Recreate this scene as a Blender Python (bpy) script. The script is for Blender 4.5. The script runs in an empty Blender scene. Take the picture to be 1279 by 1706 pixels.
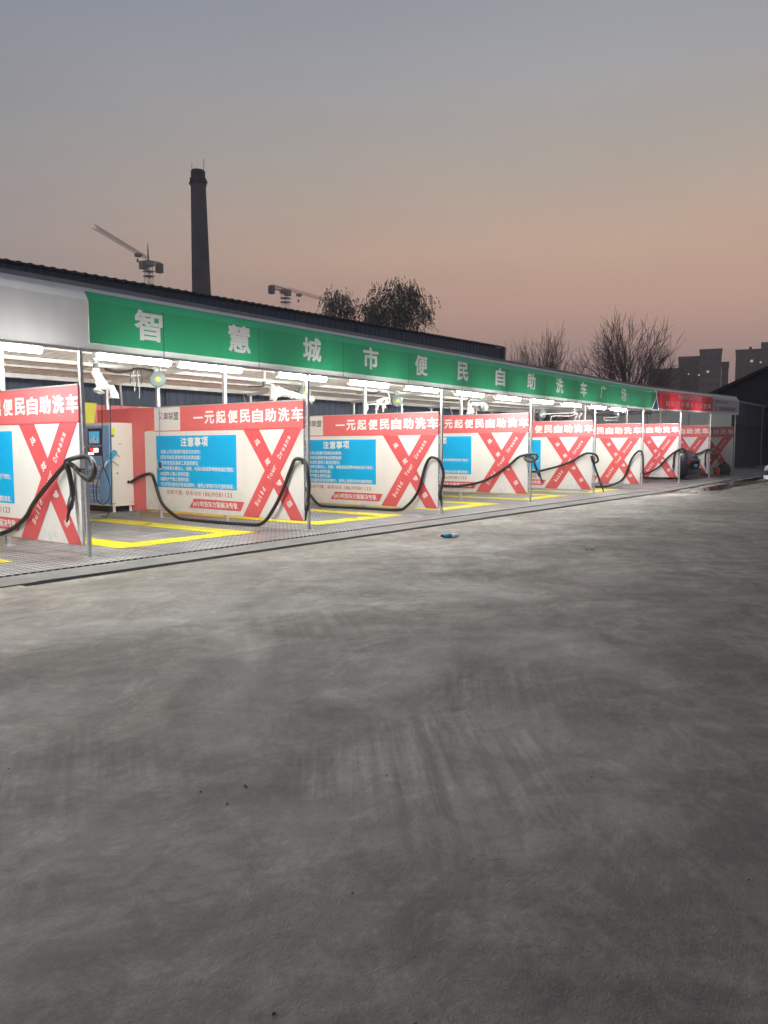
import bpy, math, random
from mathutils import Vector, Matrix, noise
from mathutils.geometry import delaunay_2d_cdt
random.seed(7)
S = bpy.context.scene
COL = S.collection
# ------------------------------------------------------------------ camera
FPX, YAW, PITCH, ROLL = 1296.8, 0.6512, -0.0826, -0.0014
CW, CH = 1279, 1706
CAMP = Vector((0, 0, 1.5))
_F = Vector((math.cos(PITCH)*math.cos(YAW), math.cos(PITCH)*math.sin(YAW), math.sin(PITCH)))
_R = Vector((math.sin(YAW), -math.cos(YAW), 0))
_U = _R.cross(_F)
_R2 = _R*math.cos(ROLL) + _U*math.sin(ROLL)
_U2 = -_R*math.sin(ROLL) + _U*math.cos(ROLL)
cam = bpy.data.cameras.new('camera')
camo = bpy.data.objects.new('camera', cam)
COL.objects.link(camo)
camo.matrix_world = Matrix(((_R2.x, _U2.x, -_F.x, CAMP.x), (_R2.y, _U2.y, -_F.y, CAMP.y),
                            (_R2.z, _U2.z, -_F.z, CAMP.z), (0, 0, 0, 1)))
cam.sensor_fit = 'VERTICAL'
cam.sensor_height = 36
cam.lens = FPX/CH*36
cam.clip_end = 3000
S.camera = camo
S.render.resolution_x = 768
S.render.resolution_y = 1024
S.view_settings.view_transform = 'Standard'
S.view_settings.look = 'None'
S.view_settings.exposure = 0.2
S.view_settings.gamma = 1
try:
    S.cycles.use_denoising = True
    S.cycles.max_bounces = 8
    S.cycles.diffuse_bounces = 5
    S.cycles.sample_clamp_indirect = 6
except Exception:
    pass


def on(px, py, **k):
    """point of the photograph px,py on a world plane x=, y=, z= or at a depth d="""
    d = _F + _R2*((px-CW/2)/FPX) - _U2*((py-CH/2)/FPX)
    (a, v), = k.items()
    t = v if a == 'd' else (v-CAMP['xyz'.index(a)])/d['xyz'.index(a)]
    return CAMP + d*t


def lin(c):
    return tuple(((x/255)/12.92 if x/255 <= .04045 else ((x/255+.055)/1.055)**2.4) for x in c) + (1.0,)


# ------------------------------------------------------------------ dusk sky
W = bpy.data.worlds.new('World')
S.world = W
W.use_nodes = True
nt = W.node_tree
nt.nodes.clear()
N = nt.nodes.new
wo = N('ShaderNodeOutputWorld')
bg = N('ShaderNodeBackground')
tc = N('ShaderNodeTexCoord')
sep = N('ShaderNodeSeparateXYZ')
nt.links.new(tc.outputs['Generated'], sep.inputs[0])


def ramp(nt_, stops, interp='EASE'):
    r = nt_.nodes.new('ShaderNodeValToRGB')
    r.color_ramp.interpolation = interp
    e = r.color_ramp.elements
    while len(e) > 1:
        e.remove(e[0])
    e[0].position, e[0].color = stops[0]
    for p, c in stops[1:]:
        x = e.new(p)
        x.color = c
    return r


left = ramp(nt, [(0, lin((112, 104, 110))), (.12, lin((138, 129, 131))), (.24, lin((143, 139, 140))), (.34, lin((138, 139, 142))),
                 (.5, lin((115, 122, 139))), (1, lin((86, 93, 108)))], 'LINEAR')
right = ramp(nt, [(0, lin((112, 97, 99))), (.06, lin((132, 112, 110))), (.11, lin((156, 130, 124))), (.17, lin((188, 152, 136))), (.23, lin((194, 163, 142))),
                  (.33, lin((168, 158, 148))), (.42, lin((152, 152, 154))), (.52, lin((139, 144, 152))), (1, lin((98, 106, 120)))], 'LINEAR')
nt.links.new(sep.outputs['Z'], left.inputs[0])
nt.links.new(sep.outputs['Z'], right.inputs[0])
dot = N('ShaderNodeVectorMath')
dot.operation = 'DOT_PRODUCT'
ga = math.radians(17)
dot.inputs[1].default_value = (math.cos(ga), math.sin(ga), 0)
nt.links.new(tc.outputs['Generated'], dot.inputs[0])
mr = N('ShaderNodeMapRange')
mr.interpolation_type = 'SMOOTHSTEP'
mr.inputs['From Min'].default_value = .52
mr.inputs['From Max'].default_value = .99
nt.links.new(dot.outputs['Value'], mr.inputs['Value'])
# faint uneven thin cloud so the dusk gradient is not perfectly smooth
cn = N('ShaderNodeTexNoise')
cn.inputs['Scale'].default_value = 2.2
cn.inputs['Detail'].default_value = 3
mp = N('ShaderNodeMapping')
mp.inputs['Scale'].default_value = (1, 1, 4)
nt.links.new(tc.outputs['Generated'], mp.inputs[0])
nt.links.new(mp.outputs[0], cn.inputs['Vector'])
cm = N('ShaderNodeMapRange')
cm.inputs['From Min'].default_value = .3
cm.inputs['From Max'].default_value = .7
cm.inputs['To Min'].default_value = .965
cm.inputs['To Max'].default_value = 1.035
nt.links.new(cn.outputs['Fac'], cm.inputs['Value'])
mx = N('ShaderNodeMix')
mx.data_type = 'RGBA'
nt.links.new(mr.outputs[0], mx.inputs['Factor'])
nt.links.new(left.outputs[0], mx.inputs[6])
nt.links.new(right.outputs[0], mx.inputs[7])
vm = N('ShaderNodeVectorMath')
vm.operation = 'SCALE'
nt.links.new(mx.outputs[2], vm.inputs[0])
nt.links.new(cm.outputs[0], vm.inputs['Scale'])
nt.links.new(vm.outputs[0], bg.inputs['Color'])
bg.inputs['Strength'].default_value = 1.17
nt.links.new(bg.outputs[0], wo.inputs[0])

# ------------------------------------------------------------------ materials
MATS = {}
HAZE = .0010
TL = .05            # how much lamp light the thin fascia sheets let through


def mat(name, col, rough=.6, metal=0., var=.12, vscale=6., bump=.0, bscale=30., emit=None, estr=0., spec=.5, stretch=(1, 1, 1), coat=0.):
    """a procedural principled material: base colour broken up by noise, roughness varied, optional bump"""
    if name in MATS:
        return MATS[name]
    m = bpy.data.materials.new(name)
    m.use_nodes = True
    t = m.node_tree
    b = t.nodes['Principled BSDF']
    b.inputs['Metallic'].default_value = metal
    b.inputs['Specular IOR Level'].default_value = spec
    b.inputs['Coat Weight'].default_value = coat
    co = t.nodes.new('ShaderNodeTexCoord')
    mpn = t.nodes.new('ShaderNodeMapping')
    mpn.inputs['Scale'].default_value = stretch
    t.links.new(co.outputs['Object'], mpn.inputs[0])
    n1 = t.nodes.new('ShaderNodeTexNoise')
    n1.inputs['Scale'].default_value = vscale
    n1.inputs['Detail'].default_value = 6
    n1.inputs['Roughness'].default_value = .62
    t.links.new(mpn.outputs[0], n1.inputs['Vector'])
    c = [x for x in col[:3]]
    r = ramp(t, [(.28, tuple(x*(1-var) for x in c)+(1,)), (.72, tuple(min(1, x*(1+var)) for x in c)+(1,))], 'LINEAR')
    t.links.new(n1.outputs['Fac'], r.inputs[0])
    t.links.new(r.outputs[0], b.inputs['Base Color'])
    rr = t.nodes.new('ShaderNodeMapRange')
    rr.inputs['To Min'].default_value = max(0, rough-.12)
    rr.inputs['To Max'].default_value = min(1, rough+.12)
    t.links.new(n1.outputs['Fac'], rr.inputs['Value'])
    t.links.new(rr.outputs[0], b.inputs['Roughness'])
    if bump:
        n2 = t.nodes.new('ShaderNodeTexNoise')
        n2.inputs['Scale'].default_value = bscale
        n2.inputs['Detail'].default_value = 4
        t.links.new(mpn.outputs[0], n2.inputs['Vector'])
        bp = t.nodes.new('ShaderNodeBump')
        bp.inputs['Strength'].default_value = bump
        bp.inputs['Distance'].default_value = .02
        t.links.new(n2.outputs['Fac'], bp.inputs['Height'])
        t.links.new(bp.outputs[0], b.inputs['Normal'])
    if emit:
        b.inputs['Emission Color'].default_value = emit if len(emit) == 4 else tuple(emit)+(1,)
        b.inputs['Emission Strength'].default_value = estr
    MATS[name] = m
    return m


M_steel = mat('galvanised_steel', (.55, .56, .56), .42, .6, .18, 9, .1, 60)
M_darksteel = mat('dark_steel', (.12, .125, .13), .5, .3, .2, 9)
M_ceil = mat('white_roof_sheet', (.78, .78, .75), .5, 0, .07, 1.2, stretch=(1, .3, 1))
M_purlin = mat('zinc_purlin', (.6, .6, .58), .45, .2, .12, 5)
M_navy = mat('navy_cladding', (.042, .062, .105), .55, 0, .25, .6, .05, 20, stretch=(2, 2, .4))
M_navyroof = mat('navy_roof_sheet', (.03, .037, .05), .6, 0, .3, .7)
M_facia = mat('white_fascia_sheet', (.8, .79, .78), .5, 0, .05, 1.6, stretch=(2.2, 1, .22))
M_green = mat('green_sign_film', (.035, .42, .19), .45, 0, .10, 1.5, stretch=(2, 1, .25))
def see_through(m, amt):
    t = m.node_tree
    b = t.nodes['Principled BSDF']
    tr = t.nodes.new('ShaderNodeBsdfTranslucent')
    src = b.inputs['Base Color'].links[0].from_socket
    t.links.new(src, tr.inputs['Color'])
    mxs = t.nodes.new('ShaderNodeMixShader')
    mxs.inputs[0].default_value = amt
    out = t.nodes['Material Output']
    t.links.new(b.outputs[0], mxs.inputs[1])
    t.links.new(tr.outputs[0], mxs.inputs[2])
    t.links.new(mxs.outputs[0], out.inputs['Surface'])


see_through(M_facia, TL*1.15)
see_through(M_green, TL)
M_letter = mat('white_letter_film', (.82, .82, .8), .5, 0, .04, 5)
M_letter2 = mat('white_letter_sheet', (.84, .84, .82), .5, 0, .04, 5)
see_through(M_letter2, TL)
M_blueedge = mat('blue_sign_edge', (.06, .22, .42), .5, 0, .06, 3)
M_redsign = mat('red_sign_film', (.58, .02, .04), .45, 0, .08, 1)
see_through(M_redsign, .10)
M_greysign = mat('grey_sign_film', (.36, .36, .4), .5, 0, .08, 1)
M_greytext = mat('dark_sign_text', (.10, .12, .12), .5, 0, .08, 4)
M_redband = mat('red_banner_print', (.70, .14, .15), .42, 0, .05, 1.3, .12, 2.2)
M_redx = mat('red_cross_print', (.66, .095, .11), .42, 0, .05, 1.3, .1, 2.)
M_white = mat('white_banner_vinyl', (.80, .785, .775), .42, 0, .035, 1.2, .30, 1.6)


def splash(m, z0, z1, amt):
    t = m.node_tree
    b = t.nodes['Principled BSDF']
    src = b.inputs['Base Color'].links[0].from_socket
    co = t.nodes.new('ShaderNodeTexCoord')
    sx = t.nodes.new('ShaderNodeSeparateXYZ')
    t.links.new(co.outputs['Object'], sx.inputs[0])
    g_ = t.nodes.new('ShaderNodeMapRange')
    g_.interpolation_type = 'SMOOTHSTEP'
    for k_, x_ in zip(('From Min', 'From Max', 'To Min', 'To Max'), (z0, z1, amt, 0)):
        g_.inputs[k_].default_value = x_
    t.links.new(sx.outputs['Z'], g_.inputs['Value'])
    n_ = t.nodes.new('ShaderNodeTexNoise')
    n_.inputs['Scale'].default_value = 9
    n_.inputs['Detail'].default_value = 8
    n_.inputs['Roughness'].default_value = .75
    t.links.new(co.outputs['Object'], n_.inputs['Vector'])
    nr = t.nodes.new('ShaderNodeMapRange')
    nr.inputs['From Min'].default_value = .42
    nr.inputs['From Max'].default_value = .62
    t.links.new(n_.outputs['Fac'], nr.inputs['Value'])
    ml = t.nodes.new('ShaderNodeMath')
    ml.operation = 'MULTIPLY'
    t.links.new(g_.outputs[0], ml.inputs[0])
    t.links.new(nr.outputs[0], ml.inputs[1])
    mx_ = t.nodes.new('ShaderNodeMix')
    mx_.data_type = 'RGBA'
    t.links.new(ml.outputs[0], mx_.inputs['Factor'])
    t.links.new(src, mx_.inputs[6])
    mx_.inputs[7].default_value = (.20, .18, .155, 1)
    t.links.new(mx_.outputs[2], b.inputs['Base Color'])


splash(M_white, .2, .6, .22)
splash(M_redx, .2, .5, .2)
M_cyan = mat('cyan_notice_print', (.0, .40, .80), .6, 0, .04, 1.3, spec=.25)
M_print = mat('white_print', (.86, .86, .86), .5, 0, .02, 3)
M_phone = mat('dark_red_print', (.34, .08, .09), .5, 0, .05, 3)
M_black = mat('black_print', (.03, .03, .035), .5, 0, .1, 3)
M_pink = mat('magenta_print', (.6, .05, .2), .5, 0, .1, 3)
M_yellow = mat('yellow_print', (.72, .68, .03), .45, 0, .06, 2)
M_rubber = mat('black_hose_rubber', (.014, .014, .015), .42, 0, .3, 14, .3, 40)
M_cable = mat('thin_black_cable', (.012, .012, .014), .5, 0, .2, 14)
M_bluecord = mat('blue_cord', (.03, .22, .55), .5, 0, .1, 14)
M_reel = mat('grey_reel_plastic', (.26, .32, .33), .4, 0, .1, 8)
M_reelrim = mat('pale_reel_rim', (.62, .66, .66), .4, 0, .1, 8)
M_yell2 = mat('yellow_label', (.75, .78, .04), .45, 0, .06, 8)
M_film = mat('white_plastic_film', (.82, .82, .81), .28, 0, .06, 12, .6, 22)
M_cab = mat('cream_cabinet_paint', (.80, .77, .70), .38, 0, .04, 2)
M_cabblue = mat('blue_cabinet_paint', (.17, .44, .80), .38, 0, .06, 2)
M_screen = mat('screen_glow', (.02, .15, .25), .2, 0, .1, 3, emit=(.03, .30, .50), estr=.8)
M_ledw = mat('lit_white_display', (.8, .8, .8), .3, 0, .02, 3, emit=(1, 1, 1), estr=1.6)
M_ledr = mat('lit_red_display', (.5, .02, .02), .3, 0, .02, 3, emit=(1, .08, .06), estr=.9)
M_blackpl = mat('black_plastic', (.02, .02, .022), .4, 0, .2, 8)
M_gunblue = mat('blue_gun_plastic', (.02, .28, .5), .4, 0, .1, 8)
M_tube = mat('lit_tube_glass', (.9, .9, .9), .3, 0, .01, 3, emit=(1.0, .98, .95), estr=125)
M_batten = mat('white_batten', (.8, .8, .8), .4, 0, .03, 6)
M_curb = mat('curb_concrete', (.185, .182, .17), .8, 0, .25, 2.2, .5, 30)
M_brick = mat('sooty_brick', (.085, .082, .088), .9, 0, .35, .35, .3, 3)
M_brickd = mat('black_sooty_brick', (.02, .019, .02), .9, 0, .3, .5)
M_crane = mat('crane_paint', (.26, .235, .225), .7, 0, .25, .5)
M_cranew = mat('crane_counterweight', (.10, .10, .10), .8, 0, .25, .5)
M_bark = mat('bark', (.09, .07, .062), .9, 0, .3, 6)
M_bark2 = mat('grey_bark', (.17, .13, .125), .9, 0, .3, 6)
M_leaf = mat('grey_green_leaf', (.085, .11, .075), .7, 0, .5, .6)
M_tower = mat('tower_render', (.19, .155, .16), .9, 0, .15, .05)
M_towerw = mat('tower_window_glass', (.09, .085, .09), .3, 0, .2, 2)
M_litwin = mat('lit_window', (.6, .5, .35), .5, 0, .05, 2, emit=(1, .85, .62), estr=.45)
M_shed = mat('shed_black_roof', (.01, .01, .012), .85, 0, .3, .8)
M_shedwall = mat('shed_dark_wall', (.018, .02, .028), .8, 0, .4, .8)
M_site = mat('site_wall_blue', (.045, .065, .08), .6, 0, .4, .9)
M_trim = mat('pale_trim', (.22, .23, .26), .6, 0, .2, 2)
M_cardark = mat('dark_car_paint', (.012, .009, .02), .45, 0, .1, 2, spec=.3, coat=.1)
M_carwhite = mat('white_car_paint', (.72, .72, .7), .25, 0, .03, 2, coat=.8)
M_carglass = mat('car_glass', (.01, .012, .014), .06, 0, .05, 2, coat=.5)
M_tyre = mat('tyre', (.018, .018, .018), .8, 0, .2, 12)
M_rim = mat('alloy_rim', (.55, .56, .58), .3, .8, .1, 8)
M_tail = mat('tail_lamp', (.30, .01, .015), .15, 0, .05, 4, coat=.5)
M_headl = mat('head_lamp', (.05, .05, .055), .08, .3, .05, 4, coat=.8)
M_chrome = mat('chrome_trim', (.6, .6, .62), .2, .9, .05, 4)
M_orange = mat('orange_plastic', (.55, .09, .03), .5, 0, .1, 4)
M_bag = mat('dark_sack', (.03, .03, .032), .6, 0, .3, 5, .6, 9)
M_wood = mat('mop_handle_wood', (.35, .25, .14), .6, 0, .2, 9)
M_litterb = mat('blue_bottle_label', (.02, .33, .62), .4, 0, .05, 20)
M_litterw = mat('clear_white_plastic', (.75, .78, .8), .2, 0, .05, 20)
M_stone = mat('dark_stone', (.04, .038, .036), .9, 0, .3, 40)


def ground_material(name, wet=False):
    m = bpy.data.materials.new(name)
    m.use_nodes = True
    t = m.node_tree
    b = t.nodes['Principled BSDF']
    co = t.nodes.new('ShaderNodeTexCoord')

    def noise_n(scale, detail=5, rough=.6, st=(1, 1, 1), rot=0, dist=0):
        mr0 = t.nodes.new('ShaderNodeMapping')
        mr0.inputs['Rotation'].default_value = (0, 0, rot)
        t.links.new(co.outputs['Object'], mr0.inputs[0])
        mpn = t.nodes.new('ShaderNodeMapping')
        mpn.inputs['Scale'].default_value = st
        t.links.new(mr0.outputs[0], mpn.inputs[0])
        n = t.nodes.new('ShaderNodeTexNoise')
        n.inputs['Scale'].default_value = scale
        n.inputs['Detail'].default_value = detail
        n.inputs['Roughness'].default_value = rough
        n.inputs['Distortion'].default_value = dist
        t.links.new(mpn.outputs[0], n.inputs['Vector'])
        return n.outputs['Fac']

    def mapr(v, a, bb, c, d, smooth=False):
        r = t.nodes.new('ShaderNodeMapRange')
        if smooth:
            r.interpolation_type = 'SMOOTHSTEP'
        for k, x in zip(('From Min', 'From Max', 'To Min', 'To Max'), (a, bb, c, d)):
            r.inputs[k].default_value = x
        t.links.new(v, r.inputs['Value'])
        return r.outputs[0]

    def mul(a, bb, op='MULTIPLY'):
        n = t.nodes.new('ShaderNodeMath')
        n.operation = op
        for i, x in enumerate((a, bb)):
            if isinstance(x, (int, float)):
                n.inputs[i].default_value = x
            else:
                t.links.new(x, n.inputs[i])
        return n.outputs[0]
    big = mapr(noise_n(.35, 4, .55, dist=.6), .3, .7, .74, 1.24)
    mid = mapr(noise_n(1.3, 8, .74, dist=1.6), .3, .7, .64, 1.30)

    pat1 = mapr(noise_n(.75, 9, .66, (1, 1.35, 1), .5, .9), .465, .55, .87, 1.08, True)
    pat2 = mapr(noise_n(1.9, 9, .70, (1, 1.5, 1), -.4, 1.2), .46, .56, .86, 1.10, True)
    # trowel sweeps: long stretched marks lying in two directions
    sw1 = mapr(noise_n(1.0, 5, .6, (.55, 4.5, 1), .9, dist=.8), .32, .68, .89, 1.09)
    sw2 = mapr(noise_n(1.0, 5, .6, (.35, 7., 1), -.35, dist=.5), .35, .7, .95, 1.04)
    fine = mapr(noise_n(26, 6, .8), .25, .75, .76, 1.24)
    grain = mapr(noise_n(120, 4, .85), .25, .75, .80, 1.20)
    stains = mapr(noise_n(.8, 7, .75, dist=2.2), .60, .74, 1.0, .74, True)
    v = mul(mul(mul(big, mid), mul(sw1, sw2)), mul(mul(fine, grain), stains))
    v = mul(v, mul(pat1, pat2))
    for (sx_, sy_, rot_, rad_, st_, am_) in ((3.0, 2.0, -.72, 1.0, (.7, 16, 1), .65), (4.3, 2.2, -.55, .8, (.6, 20, 1), .55), (4.6, 4.4, -.85, 1.1, (.6, 12, 1), .35), (1.9, 3.3, -1.0, .9, (.6, 14, 1), .45)):
        dn_ = t.nodes.new('ShaderNodeVectorMath')
        dn_.operation = 'DISTANCE'
        t.links.new(co.outputs['Object'], dn_.inputs[0])
        dn_.inputs[1].default_value = (sx_, sy_, 0)
        ms_ = mapr(mul(dn_.outputs['Value'], mapr(noise_n(1.6, 4, .6), .3, .7, .6, 1.5)), rad_*.35, rad_, 1, 0, True)
        br_ = mapr(noise_n(1.0, 4, .65, st_, rot_, .25), .35, .65, -.5, .5)
        v = mul(v, mul(1.0, mul(mul(br_, ms_), am_), 'ADD'))
    rgb = t.nodes.new('ShaderNodeMix')
    rgb.data_type = 'RGBA'
    rgb.inputs[6].default_value = (.236, .211, .168, 1)
    rgb.inputs[7].default_value = (.216, .205, .178, 1)
    t.links.new(noise_n(.5, 3, .6), rgb.inputs['Factor'])
    sc = t.nodes.new('ShaderNodeVectorMath')
    sc.operation = 'SCALE'
    t.links.new(rgb.outputs[2], sc.inputs[0])
    t.links.new(v, sc.inputs['Scale'])
    t.links.new(sc.outputs[0], b.inputs['Base Color'])
    # roughness: smoother troweled patches, a damp stretch toward the far bays
    rg = mapr(noise_n(.6, 5, .65, dist=1.2), .35, .7, .52, .82)
    sx = t.nodes.new('ShaderNodeSeparateXYZ')
    t.links.new(co.outputs['Object'], sx.inputs[0])
    far = mapr(sx.outputs['X'], 20, 29, 0, 1, True)
    near = mapr(sx.outputs['Y'], 4.5, 7.5, 0, 1, True)
    wetm = mul(mul(far, near), mapr(noise_n(.55, 4, .6, (.4, 1.6, 1)), .40, .56, 0, 1, True))
    rgh = mul(rg, mul(1.0, mul(wetm, .86), 'SUBTRACT'))
    t.links.new(rgh, b.inputs['Roughness'])
    bp = t.nodes.new('ShaderNodeBump')
    bp.inputs['Distance'].default_value = .022
    bp.inputs['Strength'].default_value = .8
    h = mul(mul(noise_n(24, 6, .7), .6), mul(noise_n(3.2, 6, .6, (.6, 2, 1), .9, .3), .28), 'ADD')
    h = mul(h, mul(noise_n(110, 3, .7), .35), 'ADD')
    h = mul(h, mul(1.0, wetm, 'SUBTRACT'))
    t.links.new(h, bp.inputs['Height'])
    t.links.new(bp.outputs[0], b.inputs['Normal'])
    return m


def grating_material(name, col, dark, rough=.4, period=.1):
    """moulded plastic floor tiles: square holes and 0.4 m tile joints, wet in patches"""
    m = bpy.data.materials.new(name)
    m.use_nodes = True
    t = m.node_tree
    b = t.nodes['Principled BSDF']
    co = t.nodes.new('ShaderNodeTexCoord')
    sx = t.nodes.new('ShaderNodeSeparateXYZ')
    t.links.new(co.outputs['Object'], sx.inputs[0])

    def mth(op, a, bb=None, c=None):
        n = t.nodes.new('ShaderNodeMath')
        n.operation = op
        for i, x in enumerate((a, bb, c)):
            if x is None:
                continue
            if isinstance(x, (int, float)):
                n.inputs[i].default_value = x
            else:
                t.links.new(x, n.inputs[i])
        return n.outputs[0]

    def cell(v, p, w):
        f = mth('FRACT', mth('DIVIDE', v, p))
        a = mth('ABSOLUTE', mth('SUBTRACT', f, .5))
        return mth('LESS_THAN', a, w)
    hole = mth('MULTIPLY', cell(sx.outputs['X'], period, .30), cell(sx.outputs['Y'], period, .30))
    j = mth('MAXIMUM', mth('GREATER_THAN', mth('ABSOLUTE', mth('SUBTRACT', mth('FRACT', mth('DIVIDE', sx.outputs['X'], .4)), .5)), .475),
            mth('GREATER_THAN', mth('ABSOLUTE', mth('SUBTRACT', mth('FRACT', mth('DIVIDE', sx.outputs['Y'], .4)), .5)), .475))
    n1 = t.nodes.new('ShaderNodeTexNoise')
    n1.inputs['Scale'].default_value = 1.5
    n1.inputs['Detail'].default_value = 6
    t.links.new(co.outputs['Object'], n1.inputs['Vector'])
    r = ramp(t, [(.3, tuple(x*.72 for x in col)+(1,)), (.7, tuple(x*1.2 for x in col)+(1,))], 'LINEAR')
    t.links.new(n1.outputs['Fac'], r.inputs[0])
    mxx = t.nodes.new('ShaderNodeMix')
    mxx.data_type = 'RGBA'
    t.links.new(mth('MAXIMUM', hole, mth('MULTIPLY', j, .55)), mxx.inputs['Factor'])
    t.links.new(r.outputs[0], mxx.inputs[6])
    mxx.inputs[7].default_value = tuple(dark)+(1,)
    t.links.new(mxx.outputs[2], b.inputs['Base Color'])
    rr = t.nodes.new('ShaderNodeMapRange')
    rr.inputs['From Min'].default_value = .35
    rr.inputs['From Max'].default_value = .65
    rr.inputs['To Min'].default_value = rough-.2
    rr.inputs['To Max'].default_value = rough+.2
    t.links.new(n1.outputs['Fac'], rr.inputs['Value'])
    t.links.new(rr.outputs[0], b.inputs['Roughness'])
    bp = t.nodes.new('ShaderNodeBump')
    bp.inputs['Distance'].default_value = .006
    bp.inputs['Strength'].default_value = .7
    t.links.new(mth('SUBTRACT', 1.0, hole), bp.inputs['Height'])
    t.links.new(bp.outputs[0], b.inputs['Normal'])
    return m


M_ground = ground_material('yard_concrete')
M_grate = grating_material('grey_floor_grating', (.36, .355, .35), (.055, .055, .058), .50)
M_gratey = grating_material('yellow_floor_grating', (.88, .78, .02), (.5, .44, .01), .45)


# ------------------------------------------------------------------ mesh helpers
class MB:
    def __init__(self):
        self.v, self.f, self.m, self.mats = [], [], [], []

    def mi(self, m):
        if m not in self.mats:
            self.mats.append(m)
        return self.mats.index(m)

    def face(self, pts, m):
        i = len(self.v)
        self.v += [tuple(p) for p in pts]
        self.f.append(tuple(range(i, i+len(pts))))
        self.m.append(self.mi(m))

    def box(self, a, b, m):
        x0, y0, z0 = [min(p, q) for p, q in zip(a, b)]
        x1, y1, z1 = [max(p, q) for p, q in zip(a, b)]
        self.hexa([(x0, y0, z0), (x1, y0, z0), (x1, y1, z0), (x0, y1, z0), (x0, y0, z1), (x1, y0, z1), (x1, y1, z1), (x0, y1, z1)], m)

    def hexa(self, p, m):
        i = len(self.v)
        self.v += [tuple(q) for q in p]
        k = self.mi(m)
        for f in ((3, 2, 1, 0), (4, 5, 6, 7), (0, 1, 5, 4), (1, 2, 6, 5), (2, 3, 7, 6), (3, 0, 4, 7)):
            self.f.append(tuple(i+q for q in f))
            self.m.append(k)

    def prism(self, poly, d, m):
        """poly: 3D outline, d: thickness vector"""
        n = len(poly)
        i = len(self.v)
        d = Vector(d)
        self.v += [tuple(p) for p in poly] + [tuple(Vector(p)+d) for p in poly]
        k = self.mi(m)
        self.f.append(tuple(range(i, i+n)))
        self.f.append(tuple(range(i+2*n-1, i+n-1, -1)))
        self.m += [k, k]
        for q in range(n):
            r = (q+1) % n
            self.f.append((i+r, i+q, i+n+q, i+n+r))
            self.m.append(k)

    def tube(self, pts, r, m, n=8, cap=True):
        pts = [Vector(p) for p in pts]
        rs = r if isinstance(r, (list, tuple)) else [r]*len(pts)
        k = self.mi(m)
        base = len(self.v)
        up = None
        for i, p in enumerate(pts):
            a = pts[min(i+1, len(pts)-1)]-pts[max(i-1, 0)]
            if a.length < 1e-9:
                a = Vector((0, 0, 1))
            a.normalize()
            if up is None:
                up = a.orthogonal().normalized()
            up = (up - a*up.dot(a))
            if up.length < 1e-6:
                up = a.orthogonal()
            up.normalize()
            s = a.cross(up)
            for j in range(n):
                t = 2*math.pi*j/n
                self.v.append(tuple(p + (up*math.cos(t)+s*math.sin(t))*rs[i]))
        for i in range(len(pts)-1):
            for j in range(n):
                q = (j+1) % n
                self.f.append((base+i*n+j, base+i*n+q, base+(i+1)*n+q, base+(i+1)*n+j))
                self.m.append(k)
        if cap:
            self.f.append(tuple(base+j for j in reversed(range(n))))
            self.f.append(tuple(base+(len(pts)-1)*n+j for j in range(n)))
            self.m += [k, k]

    def text(self, s, x, y, w, h, P, m, bold=.02, shear=0.):
        """flat letters filling a w x h box at (x, y) of a surface P(u, v)"""
        V, Fc = glyph(s, bold)
        i = len(self.v)
        k = self.mi(m)
        for a, b in V:
            self.v.append(tuple(P(x+a*w+shear*b*h, y+b*h)))
        for f in Fc:
            self.f.append(tuple(i+q for q in f))
            self.m.append(k)

    def build(self, name, parent=None, smooth=False):
        me = bpy.data.meshes.new(name)
        me.from_pydata(self.v, [], self.f)
        for m in self.mats:
            me.materials.append(m)
        me.polygons.foreach_set('material_index', self.m)
        if smooth:
            me.polygons.foreach_set('use_smooth', [True]*len(self.f))
        me.update()
        o = bpy.data.objects.new(name, me)
        COL.objects.link(o)
        if parent:
            o.parent = parent
        return o


GL = {}


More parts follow.
